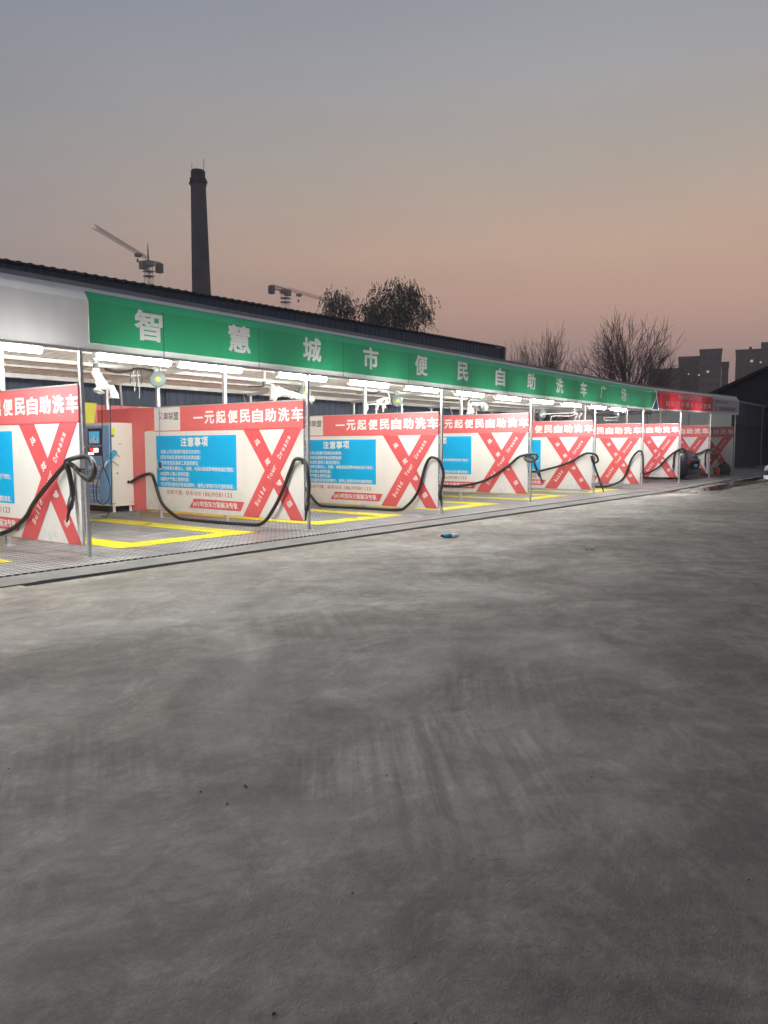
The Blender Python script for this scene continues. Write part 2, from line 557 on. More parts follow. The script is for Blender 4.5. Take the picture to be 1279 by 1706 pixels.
def glyph(s, bold):
    key = (s, bold)
    if key in GL:
        return GL[key]
    c = bpy.data.curves.new('lettering', 'FONT')
    c.body = s
    c.resolution_u = 2
    o = bpy.data.objects.new('lettering', c)
    me = bpy.data.meshes.new_from_object(o)
    vs = [(v.co.x, v.co.y) for v in me.vertices]
    fs = [tuple(p.vertices) for p in me.polygons]
    bpy.data.objects.remove(o)
    bpy.data.meshes.remove(me)
    if bold > 0:
        # heavier strokes: a ring grown outward from every outline edge
        key_of, vv, remap = {}, [], {}
        for i, (a, b) in enumerate(vs):
            kk = (round(a, 4), round(b, 4))
            if kk not in key_of:
                key_of[kk] = len(vv)
                vv.append((a, b))
            remap[i] = key_of[kk]
        fs = [tuple(remap[q] for q in f) for f in fs]
        area = sum(vv[f[k]][0]*vv[f[(k+1) % len(f)]][1]-vv[f[(k+1) % len(f)]][0]*vv[f[k]][1] for f in fs for k in range(len(f)))
        if area < 0:
            fs = [f[::-1] for f in fs]
        es = {}
        for f in fs:
            for k in range(len(f)):
                a, b = f[k], f[(k+1) % len(f)]
                if a != b:
                    es[(a, b)] = es.get((a, b), 0)+1
        bd = [e for e in es if (e[1], e[0]) not in es]
        nrm = {}
        for a, b in bd:
            dx, dy = vv[b][0]-vv[a][0], vv[b][1]-vv[a][1]
            l = math.hypot(dx, dy) or 1
            for q in (a, b):
                p = nrm.setdefault(q, [0, 0, 0])
                p[0] += dy/l
                p[1] -= dx/l
                p[2] += 1
        off = {}
        for q, (nx, ny, _) in nrm.items():
            l = math.hypot(nx, ny)
            if l < .2:
                nx, ny, l = nx+.001, ny, 1
            g_ = bold/max(.55, l/2)/l
            off[q] = len(vv)
            vv.append((vv[q][0]+nx*g_, vv[q][1]+ny*g_))
        for a, b in bd:
            fs.append((a, off[a], off[b], b))
        vs = vv
    x0, x1 = min(v[0] for v in vs), max(v[0] for v in vs)
    if len(s) == 1 and s in '一':          # keep thin glyphs thin
        y0, y1 = -.12, .88
    else:
        y0, y1 = min(v[1] for v in vs), max(v[1] for v in vs)
    GL[key] = ([((a-x0)/(x1-x0), (b-y0)/(y1-y0)) for a, b in vs], fs)
    return GL[key]


def pierced_cell(ch, cx, x, y, w, h, x0, x1, y0, y1, bold):
    """a flat cell x0..x1 by y0..y1 with one letter shaped opening: constrained triangulation, triangles inside the letter dropped"""
    vs, fs = glyph(ch, bold)
    P = [(x+a*w, y+b*h) for a, b in vs]
    es = set()
    for f in fs:
        for k in range(len(f)):
            es.add((f[k], f[(k+1) % len(f)]))
    bd = [e for e in es if (e[1], e[0]) not in es]
    pts = [Vector((x0, y0)), Vector((x1, y0)), Vector((x1, y1)), Vector((x0, y1))]
    idx = {}
    eds = [(0, 1), (1, 2), (2, 3), (3, 0)]
    for a, b in bd:
        for q in (a, b):
            if q not in idx:
                idx[q] = len(pts)
                pts.append(Vector(P[q]))
        eds.append((idx[a], idx[b]))
    r = delaunay_2d_cdt(pts, eds, [], 1, 1e-6)
    tris = []
    for f in fs:
        for k in range(1, len(f)-1):
            tris.append((P[f[0]], P[f[k]], P[f[k+1]]))

    def inside(c):
        for t in tris:
            s1 = (t[1][0]-t[0][0])*(c[1]-t[0][1])-(t[1][1]-t[0][1])*(c[0]-t[0][0])
            s2 = (t[2][0]-t[1][0])*(c[1]-t[1][1])-(t[2][1]-t[1][1])*(c[0]-t[1][0])
            s3 = (t[0][0]-t[2][0])*(c[1]-t[2][1])-(t[0][1]-t[2][1])*(c[0]-t[2][0])
            if (s1 >= 0 and s2 >= 0 and s3 >= 0) or (s1 <= 0 and s2 <= 0 and s3 <= 0):
                return True
        return False
    V = r[0]
    F = []
    for f in r[2]:
        c = (sum(V[q][0] for q in f)/len(f), sum(V[q][1] for q in f)/len(f))
        if not inside(c):
            F.append(tuple(f))
    return [(v[0], v[1]) for v in V], F


def smooth_path(pts, sub=6):
    P = [Vector(p) for p in pts]
    out = []
    for i in range(len(P)-1):
        p0, p1, p2, p3 = P[max(i-1, 0)], P[i], P[i+1], P[min(i+2, len(P)-1)]
        for k in range(sub):
            t = k/sub
            out.append(.5*((2*p1)+(-p0+p2)*t+(2*p0-5*p1+4*p2-p3)*t*t+(-p0+3*p1-3*p2+p3)*t*t*t))
    out.append(P[-1])
    return out


def tag(o, label, cat, group=None):
    o['label'] = label
    o['category'] = cat
    if group:
        o['group'] = group
    return o


def thing(name, label, cat, loc=(0, 0, 0), rz=0, group=None):
    o = bpy.data.objects.new(name, None)
    o.empty_display_size = .1
    COL.objects.link(o)
    o.location = loc
    o.rotation_euler = (0, 0, rz)
    return tag(o, label, cat, group)


def struct(o, kind='structure'):
    o['kind'] = kind
    return o


def copy_tree(o, parent=None):
    kids = list(o.children)
    c = o.copy()
    COL.objects.link(c)
    c.parent = parent
    for k in kids:
        copy_tree(k, c)
    return c


# ------------------------------------------------------------------ site figures
X0, SP, YF = 5.852, 4.311, 9.43          # first partition, bay spacing, front line of posts
BX = [X0+SP*n for n in range(9)]


def grade(x):
    return .012*min(max(x-26, 0), 22)


def lift(x):                              # canopy rises over the last bays
    return .021*max(x-27, 0)


# ------------------------------------------------------------------ ground
g = MB()
xs = [-300, -60, -20, 0, 10, 20, 26, 32, 40, 48, 60, 120, 400, 1200]
ys = [-400, -100, -30, -10, 0, 5, 8.17]
for a, b in zip(xs, xs[1:]):
    for c, d in zip(ys, ys[1:]):
        g.face([(a, c, grade(a)), (b, c, grade(b)), (b, d, grade(b)), (a, d, grade(a))], M_ground)
    if a >= 48 or b <= -20:
        g.face([(a, 8.17, grade(a)), (b, 8.17, grade(b)), (b, 1500, grade(b)), (a, 1500, grade(a))], M_ground)
    else:
        g.face([(a, 16.9, grade(a)), (b, 16.9, grade(b)), (b, 1500, grade(b)), (a, 1500, grade(a))], M_ground)
    if 0 < b <= 0:
        pass
for a, b in ((-20, 0), (0, 4.3)):
    g.face([(a, 8.17, 0), (b, 8.17, 0), (b, 8.30, 0), (a, 8.30, 0)], M_ground)
struct(g.build('ground'))

# concrete strip between the drain and the wash floor, the drain itself with a ragged lip
st = MB()
gut = MB()
sxs = [-20+i*.5 for i in range(0, 137)]


def edge(x):
    return .02*math.sin(x*1.7)+.015*math.sin(x*4.3+1)+.03*math.sin(x*.45)


for a, b in zip(sxs, sxs[1:]):
    ga_, gb_ = grade(a), grade(b)
    ya, yb = 8.30+edge(a)*.5, 8.30+edge(b)*.5
    if a < 4.3 and b <= 4.5:
        ya = yb = 8.30
    st.face([(a, ya, ga_+.012), (b, yb, gb_+.012), (b, 8.84, gb_+.02), (a, 8.84, ga_+.02)], M_curb)
    st.face([(a, ya, ga_-.10), (b, yb, gb_-.10), (b, yb, gb_+.012), (a, ya, ga_+.012)], M_curb)
    if a >= 4.3:
        gut.face([(a, 8.15, ga_-.06), (b, 8.15, gb_-.06), (b, 8.36, gb_-.06), (a, 8.36, ga_-.06)], M_darksteel)
        gut.face([(a, 8.17, ga_), (b, 8.17, gb_), (b, 8.17, gb_-.10), (a, 8.17, ga_-.10)], M_curb)
struct(st.build('pavement'))
struct(gut.build('drain_channel_floor'))

# wash floor: grating tiles for the lit bays, smooth wet concrete for the last ones
fl = MB()
fl.box((-20, 8.85, -.05), (27.3, 16.9, .035), M_grate)
o = struct(fl.build('wash_floor'))
M_wet = mat('wet_smooth_concrete', (.20, .195, .19), .3, 0, .3, .9, .15, 14, stretch=(.5, 1.2, 1))
fl = MB()
for a, b in ((27.3, 32), (32, 36), (36, 40), (40, 48)):
    fl.hexa([(a, 8.85, grade(a)-.1), (b, 8.85, grade(b)-.1), (b, 16.9, grade(b)-.1), (a, 16.9, grade(a)-.1),
             (a, 8.85, grade(a)+.03), (b, 8.85, grade(b)+.03), (b, 16.9, grade(b)+.03), (a, 16.9, grade(a)+.03)], M_wet)
struct(fl.build('wet_floor'))
# yellow parking outline laid in yellow tiles in every grated bay
ym = MB()
for n in range(-1, 5):
    x = X0+SP*n
    z = .0395
    xa, xb, w = x+.78, x+3.50, .50
    for (p, q) in (((xa, 9.86), (xb, 9.86+w)), ((xa, 9.86+w), (xa+w, 15.2)), ((xb-w, 9.86+w), (xb, 15.2))):
        ym.face([(p[0], p[1], z), (q[0], p[1], z), (q[0], q[1], z), (p[0], q[1], z)], M_gratey)
struct(ym.build('yellow_floor_markings'))
# puddles on the open concrete near the last bays
M_puddle = mat('puddle_water', (.03, .028, .026), .05, 0, .1, 2, spec=.6)
for k, (cx, cy, rx, ry) in enumerate(((30.2, 7.3, 2.2, .38), (36.5, 7.6, 2.6, .3), (33.2, 5.6, 1.6, .2), (25.5, 8.0, 1.2, .1))):
    pd = MB()
    pts = []
    for i in range(40):
        t = 2*math.pi*i/40
        q = 1+.28*noise.noise(Vector((math.cos(t)*1.3+k*7, math.sin(t)*1.3, .3)))*2
        x, y = cx+rx*q*math.cos(t), cy+ry*q*math.sin(t)
        pts.append((x, y, grade(x)+.005))
    for i in range(40):
        pd.face([(cx, cy, grade(cx)+.005), pts[i], pts[(i+1) % 40]], M_puddle)
    struct(pd.build('puddle_water'))

# low concrete plinth for the wash machine
pl = MB()
pl.box((6.0, 14.32, .0), (10.10, 16.2, .14), M_curb)
struct(pl.build('plinth_floor'))

# ------------------------------------------------------------------ canopy
can = thing('wash_canopy', 'long open wash canopy with white fascia, white ribbed ceiling and rows of steel posts', 'canopy', (0, 0, 0))
XL, XR = -8.0, 40.55


def zc(x, y):
    return 3.40-(y-9.43)*.062+lift(x)*.9


ce = MB()
prof = [(0, 0), (.10, 0), (.125, .028), (.185, .028), (.21, 0)]
xx = XL
cols = []
while xx < XR:
    for dx, dz in prof[:-1]:
        cols.append((xx+dx, dz))
    xx += .21
for (a, za), (b, zb) in zip(cols, cols[1:]):
    for c, d in ((9.46, 12.5), (12.5, 15.7)):
        ce.face([(a, c, zc(a, c)+za), (a, d, zc(a, d)+za), (b, d, zc(b, d)+zb), (b, c, zc(b, c)+zb)], M_ceil)
ce.build('ceiling', can)
rf = MB()
for a, b in zip([XL, 0, 10, 20, 27, 34], [0, 10, 20, 27, 34, XR]):
    rf.hexa([(a, 9.46, zc(a, 9.46)+.035), (b, 9.46, zc(b, 9.46)+.035), (b, 15.75, zc(b, 15.75)+.035), (a, 15.75, zc(a, 15.75)+.035),
             (a, 9.46, zc(a, 9.46)+.06), (b, 9.46, zc(b, 9.46)+.06), (b, 15.75, zc(b, 15.75)+.06), (a, 15.75, zc(a, 15.75)+.06)], M_trim)
rf.build('roof', can)
for y, h in ((9.86, .05), (10.45, .05), (11.6, .07), (12.6, .04), (13.67, .07), (14.6, .04), (15.62, .09)):
    pm = MB()
    for a, b in zip([XL, 5, 15, 27, 34], [5, 15, 27, 34, XR]):
        pm.hexa([(a, y-.025, zc(a, y)-h-.002), (b, y-.025, zc(b, y)-h-.002), (b, y+.025, zc(b, y)-h-.002), (a, y+.025, zc(a, y)-h-.002),
                 (a, y-.025, zc(a, y)-.003), (b, y-.025, zc(b, y)-.003), (b, y+.025, zc(b, y)-.003), (a, y+.025, zc(a, y)-.003)], M_purlin)
    pm.build('purlin', can)
for n in range(-3, 9):
    x = X0+SP*n
    rm = MB()
    rm.hexa([(x-.03, 9.47, zc(x, 9.47)-.15), (x+.03, 9.47, zc(x, 9.47)-.15), (x+.03, 15.6, zc(x, 15.6)-.15), (x-.03, 15.6, zc(x, 15.6)-.15),
             (x-.03, 9.47, zc(x, 9.47)-.075), (x+.03, 9.47, zc(x, 9.47)-.075), (x+.03, 15.6, zc(x, 15.6)-.075), (x-.03, 15.6, zc(x, 15.6)-.075)], M_purlin)
    rm.build('rafter', can)
    if n < -1:
        continue
    for y, r in ((YF, .023), (11.6, .030), (13.67, .032), (15.5, .028)):
        pm = MB()
        lean = -.03 if (y == YF and n == 0) else 0
        z0, z1 = grade(x), zc(x, y)-.152
        if y == YF:
            z1 = 2.86+lift(x)
        pm.hexa([(x-r, y-r, z0), (x+r, y-r, z0), (x+r, y+r, z0), (x-r, y+r, z0),
                 (x-r+lean, y-r-lean, z1), (x+r+lean, y-r-lean, z1), (x+r+lean, y+r-lean, z1), (x-r+lean, y+r-lean, z1)], M_steel)
        pm.box((x-.08, y-.08, z0), (x+.08, y+.08, z0+.042), M_steel)
        pm.build('post', can)


def FP(u, v, off=0.):
    """fascia surface: upright to z=3.42, then leaning back to its top edge; u = world x, v = height before the lift"""
    y = 9.33 if v <= 3.42 else 9.33+(v-3.42)*.62
    return Vector((u, y-off, v+lift(u)))


fa = MB()
segs = [XL+i*2.1 for i in range(24)]
segs = [s for s in segs if s < XR]+[XR]
for a, b in zip(segs, segs[1:]):
    for v0, v1 in ((2.80, 2.872), (2.872, 3.42), (3.42, 3.545), (3.545, 3.63)):
        a_ = a
        if b > 5.885 and a < 35.9 and v0 in (2.872, 3.42):
            for c, d in ((a, min(b, 5.885)), (max(a, 35.9), b)):
                if d > c:
                    fa.face([FP(c, v0), FP(d, v0), FP(d, v1), FP(c, v1)], M_facia)
            continue
        fa.face([FP(a, v0), FP(b, v0), FP(b, v1), FP(a, v1)], M_facia)
fa.build('fascia', can)
fe = MB()
for a, b in zip([XL, 5, 15, 27, 34], [5, 15, 27, 34, XR]):
    fe.hexa([(a, 9.325, 2.765+lift(a)), (b, 9.325, 2.765+lift(b)), (b, 9.43, 2.765+lift(b)), (a, 9.43, 2.765+lift(a)),
             (a, 9.325, 2.797+lift(a)), (b, 9.325, 2.797+lift(b)), (b, 9.43, 2.797+lift(b)), (a, 9.43, 2.797+lift(a))], M_steel)
    fe.hexa([(a, 9.44, 3.60+lift(a)), (b, 9.44, 3.60+lift(b)), (b, 9.50, 3.60+lift(b)), (a, 9.50, 3.60+lift(a)),
             (a, 9.44, 3.66+lift(a)), (b, 9.44, 3.66+lift(b)), (b, 9.50, 3.66+lift(b)), (a, 9.50, 3.66+lift(a))], M_trim)
fe.build('edge_beam', can)

# the signs on the fascia
gs = thing('green_sign', 'long green fascia sign with twelve white Chinese characters', 'sign', (0, 0, 0))
gm = MB()
LT = [(ch, cx-.235, 2.99, .47, .42) for ch, cx in zip('智慧城市便民自助洗车广场', (6.81, 8.50, 10.18, 11.83, 13.53, 15.17, 16.9, 18.55, 20.28, 21.92, 23.43, 25.18))]
k_ = gm.mi(M_green)
xp = 5.885
for ch, x_, y_, w_, h_ in LT:
    c0, c1_ = x_-.03, x_+w_+.03
    gm.face([FP(xp, 2.872, .006), FP(c0, 2.872, .006), FP(c0, 3.42, .006), FP(xp, 3.42, .006)], M_green)
    V_, F_ = pierced_cell(ch, 0, x_, y_, w_, h_, c0, c1_, 2.872, 3.42, .028)
    i_ = len(gm.v)
    gm.v += [tuple(FP(a_, b_, .006)) for a_, b_ in V_]
    gm.f += [tuple(i_+q for q in f) for f in F_]
    gm.m += [k_]*len(F_)
    xp = c1_
gm.face([FP(xp, 2.872, .006), FP(26.98, 2.872, .006), FP(26.98, 3.42, .006), FP(xp, 3.42, .006)], M_green)
gm.face([FP(5.885, 3.42, .006), FP(26.98, 3.42, .006), FP(26.98, 3.545, .006), FP(5.885, 3.545, .006)], M_green)
gm.face([FP(27.9, 2.873, -.003), FP(28.8, 2.873, -.003), FP(28.8, 3.42, -.003), FP(27.9, 3.42, -.003)], M_facia)
gm.face([FP(28.2, 3.421, -.003), FP(28.8, 3.421, -.003), FP(28.8, 3.545, -.003), FP(28.2, 3.545, -.003)], M_facia)
gm.face([FP(28.6, 3.52, .004), FP(35.95, 3.52, .004), FP(35.95, 3.56, .004), FP(28.6, 3.56, .004)], M_facia)
gm.face([FP(26.98, 2.872, .006), FP(27.95, 2.872, .006), FP(28.4, 3.25, .006), FP(28.42, 3.42, .006), FP(26.98, 3.42, .006)], M_green)
gm.face([FP(26.98, 3.42, .006), FP(28.42, 3.42, .006), FP(28.3, 3.545, .006), FP(26.98, 3.545, .006)], M_green)
for xs_ in (7.05, 8.9, 11.0, 13.05, 15.14, 17.24, 19.3, 21.46, 23.6, 25.8):
    gm.face([FP(xs_, 2.80, .009), FP(xs_+.014, 2.80, .009), FP(xs_+.014, 3.42, .009), FP(xs_, 3.42, .009)], M_darksteel)
gm.build('sign_panel', gs)
for ch, x_, y_, w_, h_ in LT:
    lm = MB()
    lm.text(ch, x_, y_, w_, h_, lambda u, v: FP(u, v, .0065), M_letter2, .028)
    lm.build('letter', gs)
rs = thing('red_sign', 'red fascia sign with two rows of pale Chinese characters', 'sign', (0, 0, 0))
rm = MB()
rm.face([FP(28.75, 2.86, .006), FP(35.95, 2.86, .006), FP(35.95, 3.42, .006), FP(28.45, 3.42, .006), FP(28.5, 3.25, .006)], M_redsign)
rm.face([FP(28.45, 3.42, .006), FP(35.95, 3.42, .006), FP(35.95, 3.52, .006), FP(28.7, 3.52, .006)], M_redsign)
rm.face([FP(28.02, 2.83, .005), FP(28.68, 2.83, .005), FP(28.45, 3.24, .005)], M_blueedge)
rm.build('sign_panel', rs)
lm = MB()
for i, ch in enumerate('智能洗车24小时营业'):
    lm.text(ch, 31.0+i*.32, 3.26, .27, .17, lambda u, v: FP(u, v, .012), M_letter, .02)
for i, ch in enumerate('自助洗车精洗打蜡空调'):
    lm.text(ch, 29.5+i*.62, 2.97, .42, .2, lambda u, v: FP(u, v, .012), M_letter, .02)
lm.build('lettering', rs)
ys_ = thing('grey_sign', 'dim grey fascia sign at the far end with small dark lettering', 'sign', (0, 0, 0))
rm = MB()
rm.face([FP(36.0, 2.84, .006), FP(40.45, 2.84, .006), FP(40.45, 3.42, .006), FP(36.0, 3.42, .006)], M_greysign)
rm.face([FP(36.0, 3.42, .006), FP(40.45, 3.42, .006), FP(40.45, 3.55, .006), FP(36.0, 3.55, .006)], M_greysign)
rm.build('sign_panel', ys_)
lm = MB()
lm.text('自助洗车', 36.2, 3.25, .9, .12, lambda u, v: FP(u, v, .012), M_greytext, .02)
lm.build('lettering', ys_)
lm = MB()
lm.text('24小时营业', 37.3, 3.25, 1.2, .1, lambda u, v: FP(u, v, .012), M_greytext, .02)
lm.build('lettering', ys_)
lm = MB()
lm.text('欢迎光临便民洗车', 36.9, 2.92, 3.0, .19, lambda u, v: FP(u, v, .012), M_greytext, .035)
lm.build('lettering', ys_)
lm = MB()
lm.text('车', 36.15, 2.92, .4, .19, lambda u, v: FP(u, v, .012), M_greytext, .035)
lm.build('lettering', ys_)

# ------------------------------------------------------------------ tube lamps
TUBES = [(-6.8, 'far left end'), (-4.8, ''), (-2.7, ''), (-.7, ''), (1.3, ''), (3.3, '')]
ends = [5.50, 7.55, 8.98, 11.1, 13.05, 14.92, 16.95, 18.9, 20.9, 22.9, 24.9, 26.7]
names = ['over the leftmost bay', 'under the left end of the green sign, above the hose reel', 'between the first two big sign characters',
         'beside the front post of the second partition', 'under the third and fourth sign characters', 'beside the front post of the third partition',
         'beyond the third partition', 'beside the front post of the fourth partition', 'beyond the fourth partition', 'beside the front post of the fifth partition',
         'beyond the fifth partition', 'beside the blue edge of the green sign, last lit one']


def tube_lamp(xe, L, label):
    xc = xe-L/2
    t = thing('tube_lamp', label, 'lamp', (xc, 9.86, 2.825), 0, 'lit tube lamps behind the fascia')
    b = MB()
    b.box((-L/2, -.04, .02), (L/2, .04, .055), M_batten)
    b.box((-L/2-.012, -.045, -.085), (-L/2, .045, .055), M_batten)
    b.box((L/2, -.045, -.085), (L/2+.012, .045, .055), M_batten)
    for s in (-.35, .35):
        b.box((s*L-.01, -.01, .055), (s*L+.01, .01, .48), M_batten)
    b.build('batten', t)
    q = MB()
    q.tube([(-L/2, 0, -.036), (L/2, 0, -.036)], .054, M_tube, 14)
    q.build('glass_tube', t, True)
    return t


tl0 = None
hid = [(28.75, 'under the blue and white edge of the green sign'), (31.3, 'hidden behind the left part of the red sign'), (34.2, 'hidden behind the right part of the red sign')]
for k, (xe, nm) in enumerate([(x, 'n') for x in (-4.8, -2.7, -.6, 1.4, 3.45)]+list(zip(ends, names))+hid):
    lab = 'bright white tube lamp '+nm if nm != 'n' else 'bright white tube lamp beyond the left edge of the photo'
    if tl0 is None:
        tl0 = tube_lamp(0, 1.25, lab)
        t = tl0
    else:
        t = copy_tree(tl0)
        t['label'] = lab
    t.location = (xe-.625, 9.86, 2.825+lift(xe))
    if xe > 27:
        t.location = (xe-.625, 9.92, 2.96+lift(xe))

# ------------------------------------------------------------------ partition boards
# board local frame: origin at the foot of the front post; +y runs back along the board; the printed face looks to -x
T = .02


def BP(off):
    return lambda u, v: Vector((-T-off, u, v))        # u = distance from the front line (y), v = height


def bpoly(mb, pts, off, m):
    mb.face([(-T-off, u-YF, v) for u, v in pts], m)


def btext(mb, s, yl, z, w, h, off, m, bold=.02, shear=0.):
    """reads left to right as y falls"""
    mb.text(s, 0, 0, w, h, lambda a, b: Vector((-T-off, yl-a-YF, z+b)), m, bold, shear)


def make_board():
    r = thing('partition_board', '', 'partition board', (0, 0, 0))
    b = MB()
    b.box((-T, .045, 1.855), (T, 12.853-YF, 2.325), M_redband)
    b.box((-T-.008, .045, 1.838), (T, 13.7-YF, 1.853), M_redx)
    b.box((-T-.006, .045, 2.327), (T+.006, 13.7-YF, 2.345), M_steel)
    b.build('header_board', r)
    b = MB()
    b.box((-T, 12.855-YF, 1.855), (T, 13.69-YF, 2.325), M_white)
    lg = b.build('logo_board', r)
    b = MB()
    btext(b, '又', 13.56, 2.07, .17, .15, .004, M_pink, -.005)
    for i, ch in enumerate('車联盟'):
        btext(b, ch, 13.38-i*.165, 2.07, .155, .15, .004, M_black, .004)
    b.build('lettering', lg)
    b = MB()
    for i, ch in enumerate('一元起便民自助洗车'):
        c = 12.29-i*.335
        btext(b, ch, c+.145, 1.965+(.0), .285, .25, .004, M_print, .03)
    b.build('header_lettering', r)
    # body: a grid so the vinyl can sag a little between its ties
    b = MB()
    nu, nv = 34, 14
    k = b.mi(M_white)
    base = 0
    for side in (-1, 1):
        base = len(b.v)
        for i in range(nu+1):
            for j in range(nv+1):
                u = .045+(4.6-.045)*i/nu
                v = .2+(1.835-.2)*j/nv
                b.v.append((side*T, u, v))
        for i in range(nu):
            for j in range(nv):
                q = [base+i*(nv+1)+j, base+(i+1)*(nv+1)+j, base+(i+1)*(nv+1)+j+1, base+i*(nv+1)+j+1]
                b.f.append(tuple(q if side > 0 else q[::-1]))
                b.m.append(k)
    b.box((-T, .043, .2), (T, .0445, 1.835), M_white)
    b.box((-T, .045, .196), (T, 4.6, .1995), M_redx)
    b.build('body_sheet', r)
    # blue notice with its printed rules
    b = MB()
    bpoly(b, [(13.64, .69), (11.205, .69), (11.205, 1.745), (13.64, 1.745)], .004, M_cyan)
    nb = b.build('notice_panel', r)
    b = MB()
    for i, ch in enumerate('注意事项'):
        btext(b, ch, 12.85-i*.215, 1.525, .2, .19, .008, M_print, .03)
    rows = ['1设备上的功能键可随意自动使用；', '2洗车完成后请按时清洁结算金额；', '3洗车完成后请将工具放回原位', '4请勿将喷头朝向人、动物、电器设备或带电物体进行喷射；',
            '5未成年人禁止使用机器；', '6雷雨天气禁止使用机器；', '7在发现机器有异常或故障时，请停止使用并及时通知商家。']
    rz = [1.385, 1.272, 1.160, 1.047, .933, .825, .718]
    rw = [1.29, 1.29, 1.21, 2.25, .94, .93, 2.24]
    for s, z, w in zip(rows, rz, rw):
        btext(b, s, 13.52, z-.012, w, .092, .008, M_print, .012)
    b.build('notice_lettering', nb)
    b = MB()
    btext(b, '如有不懂，联系站长', 13.32, .545, 1.08, .095, .004, M_phone, 0.)
    btext(b, '18639581123', 12.18, .545, .83, .085, .004, M_phone, 0.)
    b.build('phone_lettering', r)
    b = MB()
    bpoly(b, [(12.62, .30), (11.11, .295), (11.01, .475), (12.47, .485)], .004, M_redx)
    sl = b.build('slogan_strip', r)
    b = MB()
    btext(b, '24小时洗车方案解决专家', 12.50, .325, 1.33, .125, .008, M_print, .02, -.25*0-.3)
    b.build('slogan_lettering', sl)
    # the big red cross
    b = MB()
    A0, A1 = (10.79, 1.834), (9.60, .201)
    B0, B1 = (10.84, .201), (9.73, 1.834)
    bpoly(b, [(11.0, 1.834), (10.58, 1.834), (9.478, .201), (9.80, .201)][::1], .004, M_redx)
    bpoly(b, [(11.05, .201), (10.62, .201), (9.51, 1.834), (9.93, 1.834)], .0065, M_redx)
    cr = b.build('cross_emblem', r)
    b = MB()

    def along(P0, P1, s, t0, size, off, up):
        d = (Vector(P1)-Vector(P0))
        L = d.length
        d /= L
        n_ = Vector((-d.y, d.x))*up        # in (y,z) plane
        for t_, ch, w in s:
            c = Vector(P0)+d*(t_*L)
            b.text(ch, -w/2, -size/2, w, size, lambda a, q: Vector((-T-off, c.x+d.x*a+n_.x*q-YF, c.y+d.y*a+n_.y*q)), M_print, .02)
    along(A0, A1, [(.14, '成', .12), (.36, '就', .12), (.60, '梦', .12), (.82, '想', .12)], 0, .13, .0105, -1)
    eng = []
    for word, t0 in (('Build', .16), ('Your', .46), ('Dreams', .70)):
        for i, ch in enumerate(word):
            eng.append((t0+i*.042, ch, .03 if ch in 'il' else .058))
    d = (Vector(B1)-Vector(B0))
    L = d.length
    d /= L
    n_ = Vector((-d.y, d.x))*-1
    for t_, ch, w in eng:
        c = Vector(B0)+d*(t_*L)
        hgt = .10 if (ch.isupper() or ch in 'ild') else .07
        b.text(ch, -w/2, -.05, w, hgt, lambda a, q: Vector((-T-.0105, c.x+d.x*a+n_.x*q-YF, c.y+d.y*a+n_.y*q)), M_print, .012)
    b.build('cross_lettering', cr)
    b = MB()
    b.box((-T+.004, 4.602, .16), (T, 15.75-YF, 2.345), M_redband)
    b.box((-T+.004, 13.702-YF, 1.856), (T, 4.600, 2.340), M_redband)
    b.build('rear_sheet', r)
    b = MB()
    for u in (.0, 2.17, 4.24):
        for z in (.5, 1.5):
            b.box((T+.001, u-.036 if u else u-.03, z), (.088, u+.036, z+.03), M_steel)
    b.build('clamp', r)
    return r


where = ['nearest partition board, cut off by the left edge of the photo, hose looped over its post',
         'partition board right of the blue and white wash machine, whole blue notice visible',
         'partition board third from the left, black hose humped over its front post, blue notice partly hidden',
         'partition board fourth from the left, under the sixth and seventh sign characters',
         'partition board fifth from the left, only the right edge of its blue notice showing',
         'partition board sixth from the left, no blue notice showing, last one beside yellow floor',
         'partition board directly left of the dark parked car',
         'partition board directly behind the dark parked car',
         'dim farthest partition board, behind the bucket and sacks']
brd = make_board()
dzs = [0, 0, -.055, .065, -.01, 0, .10, .115, .15]
for n in range(9):
    o = brd if n == 0 else copy_tree(brd)
    o.location = (BX[n]-.05, YF, dzs[n])
    o['label'] = where[n]
    o['group'] = 'red and white partition boards between the bays'
    if n in (0, 2):
        o.rotation_euler = (0, 0, .004*(-1)**n)

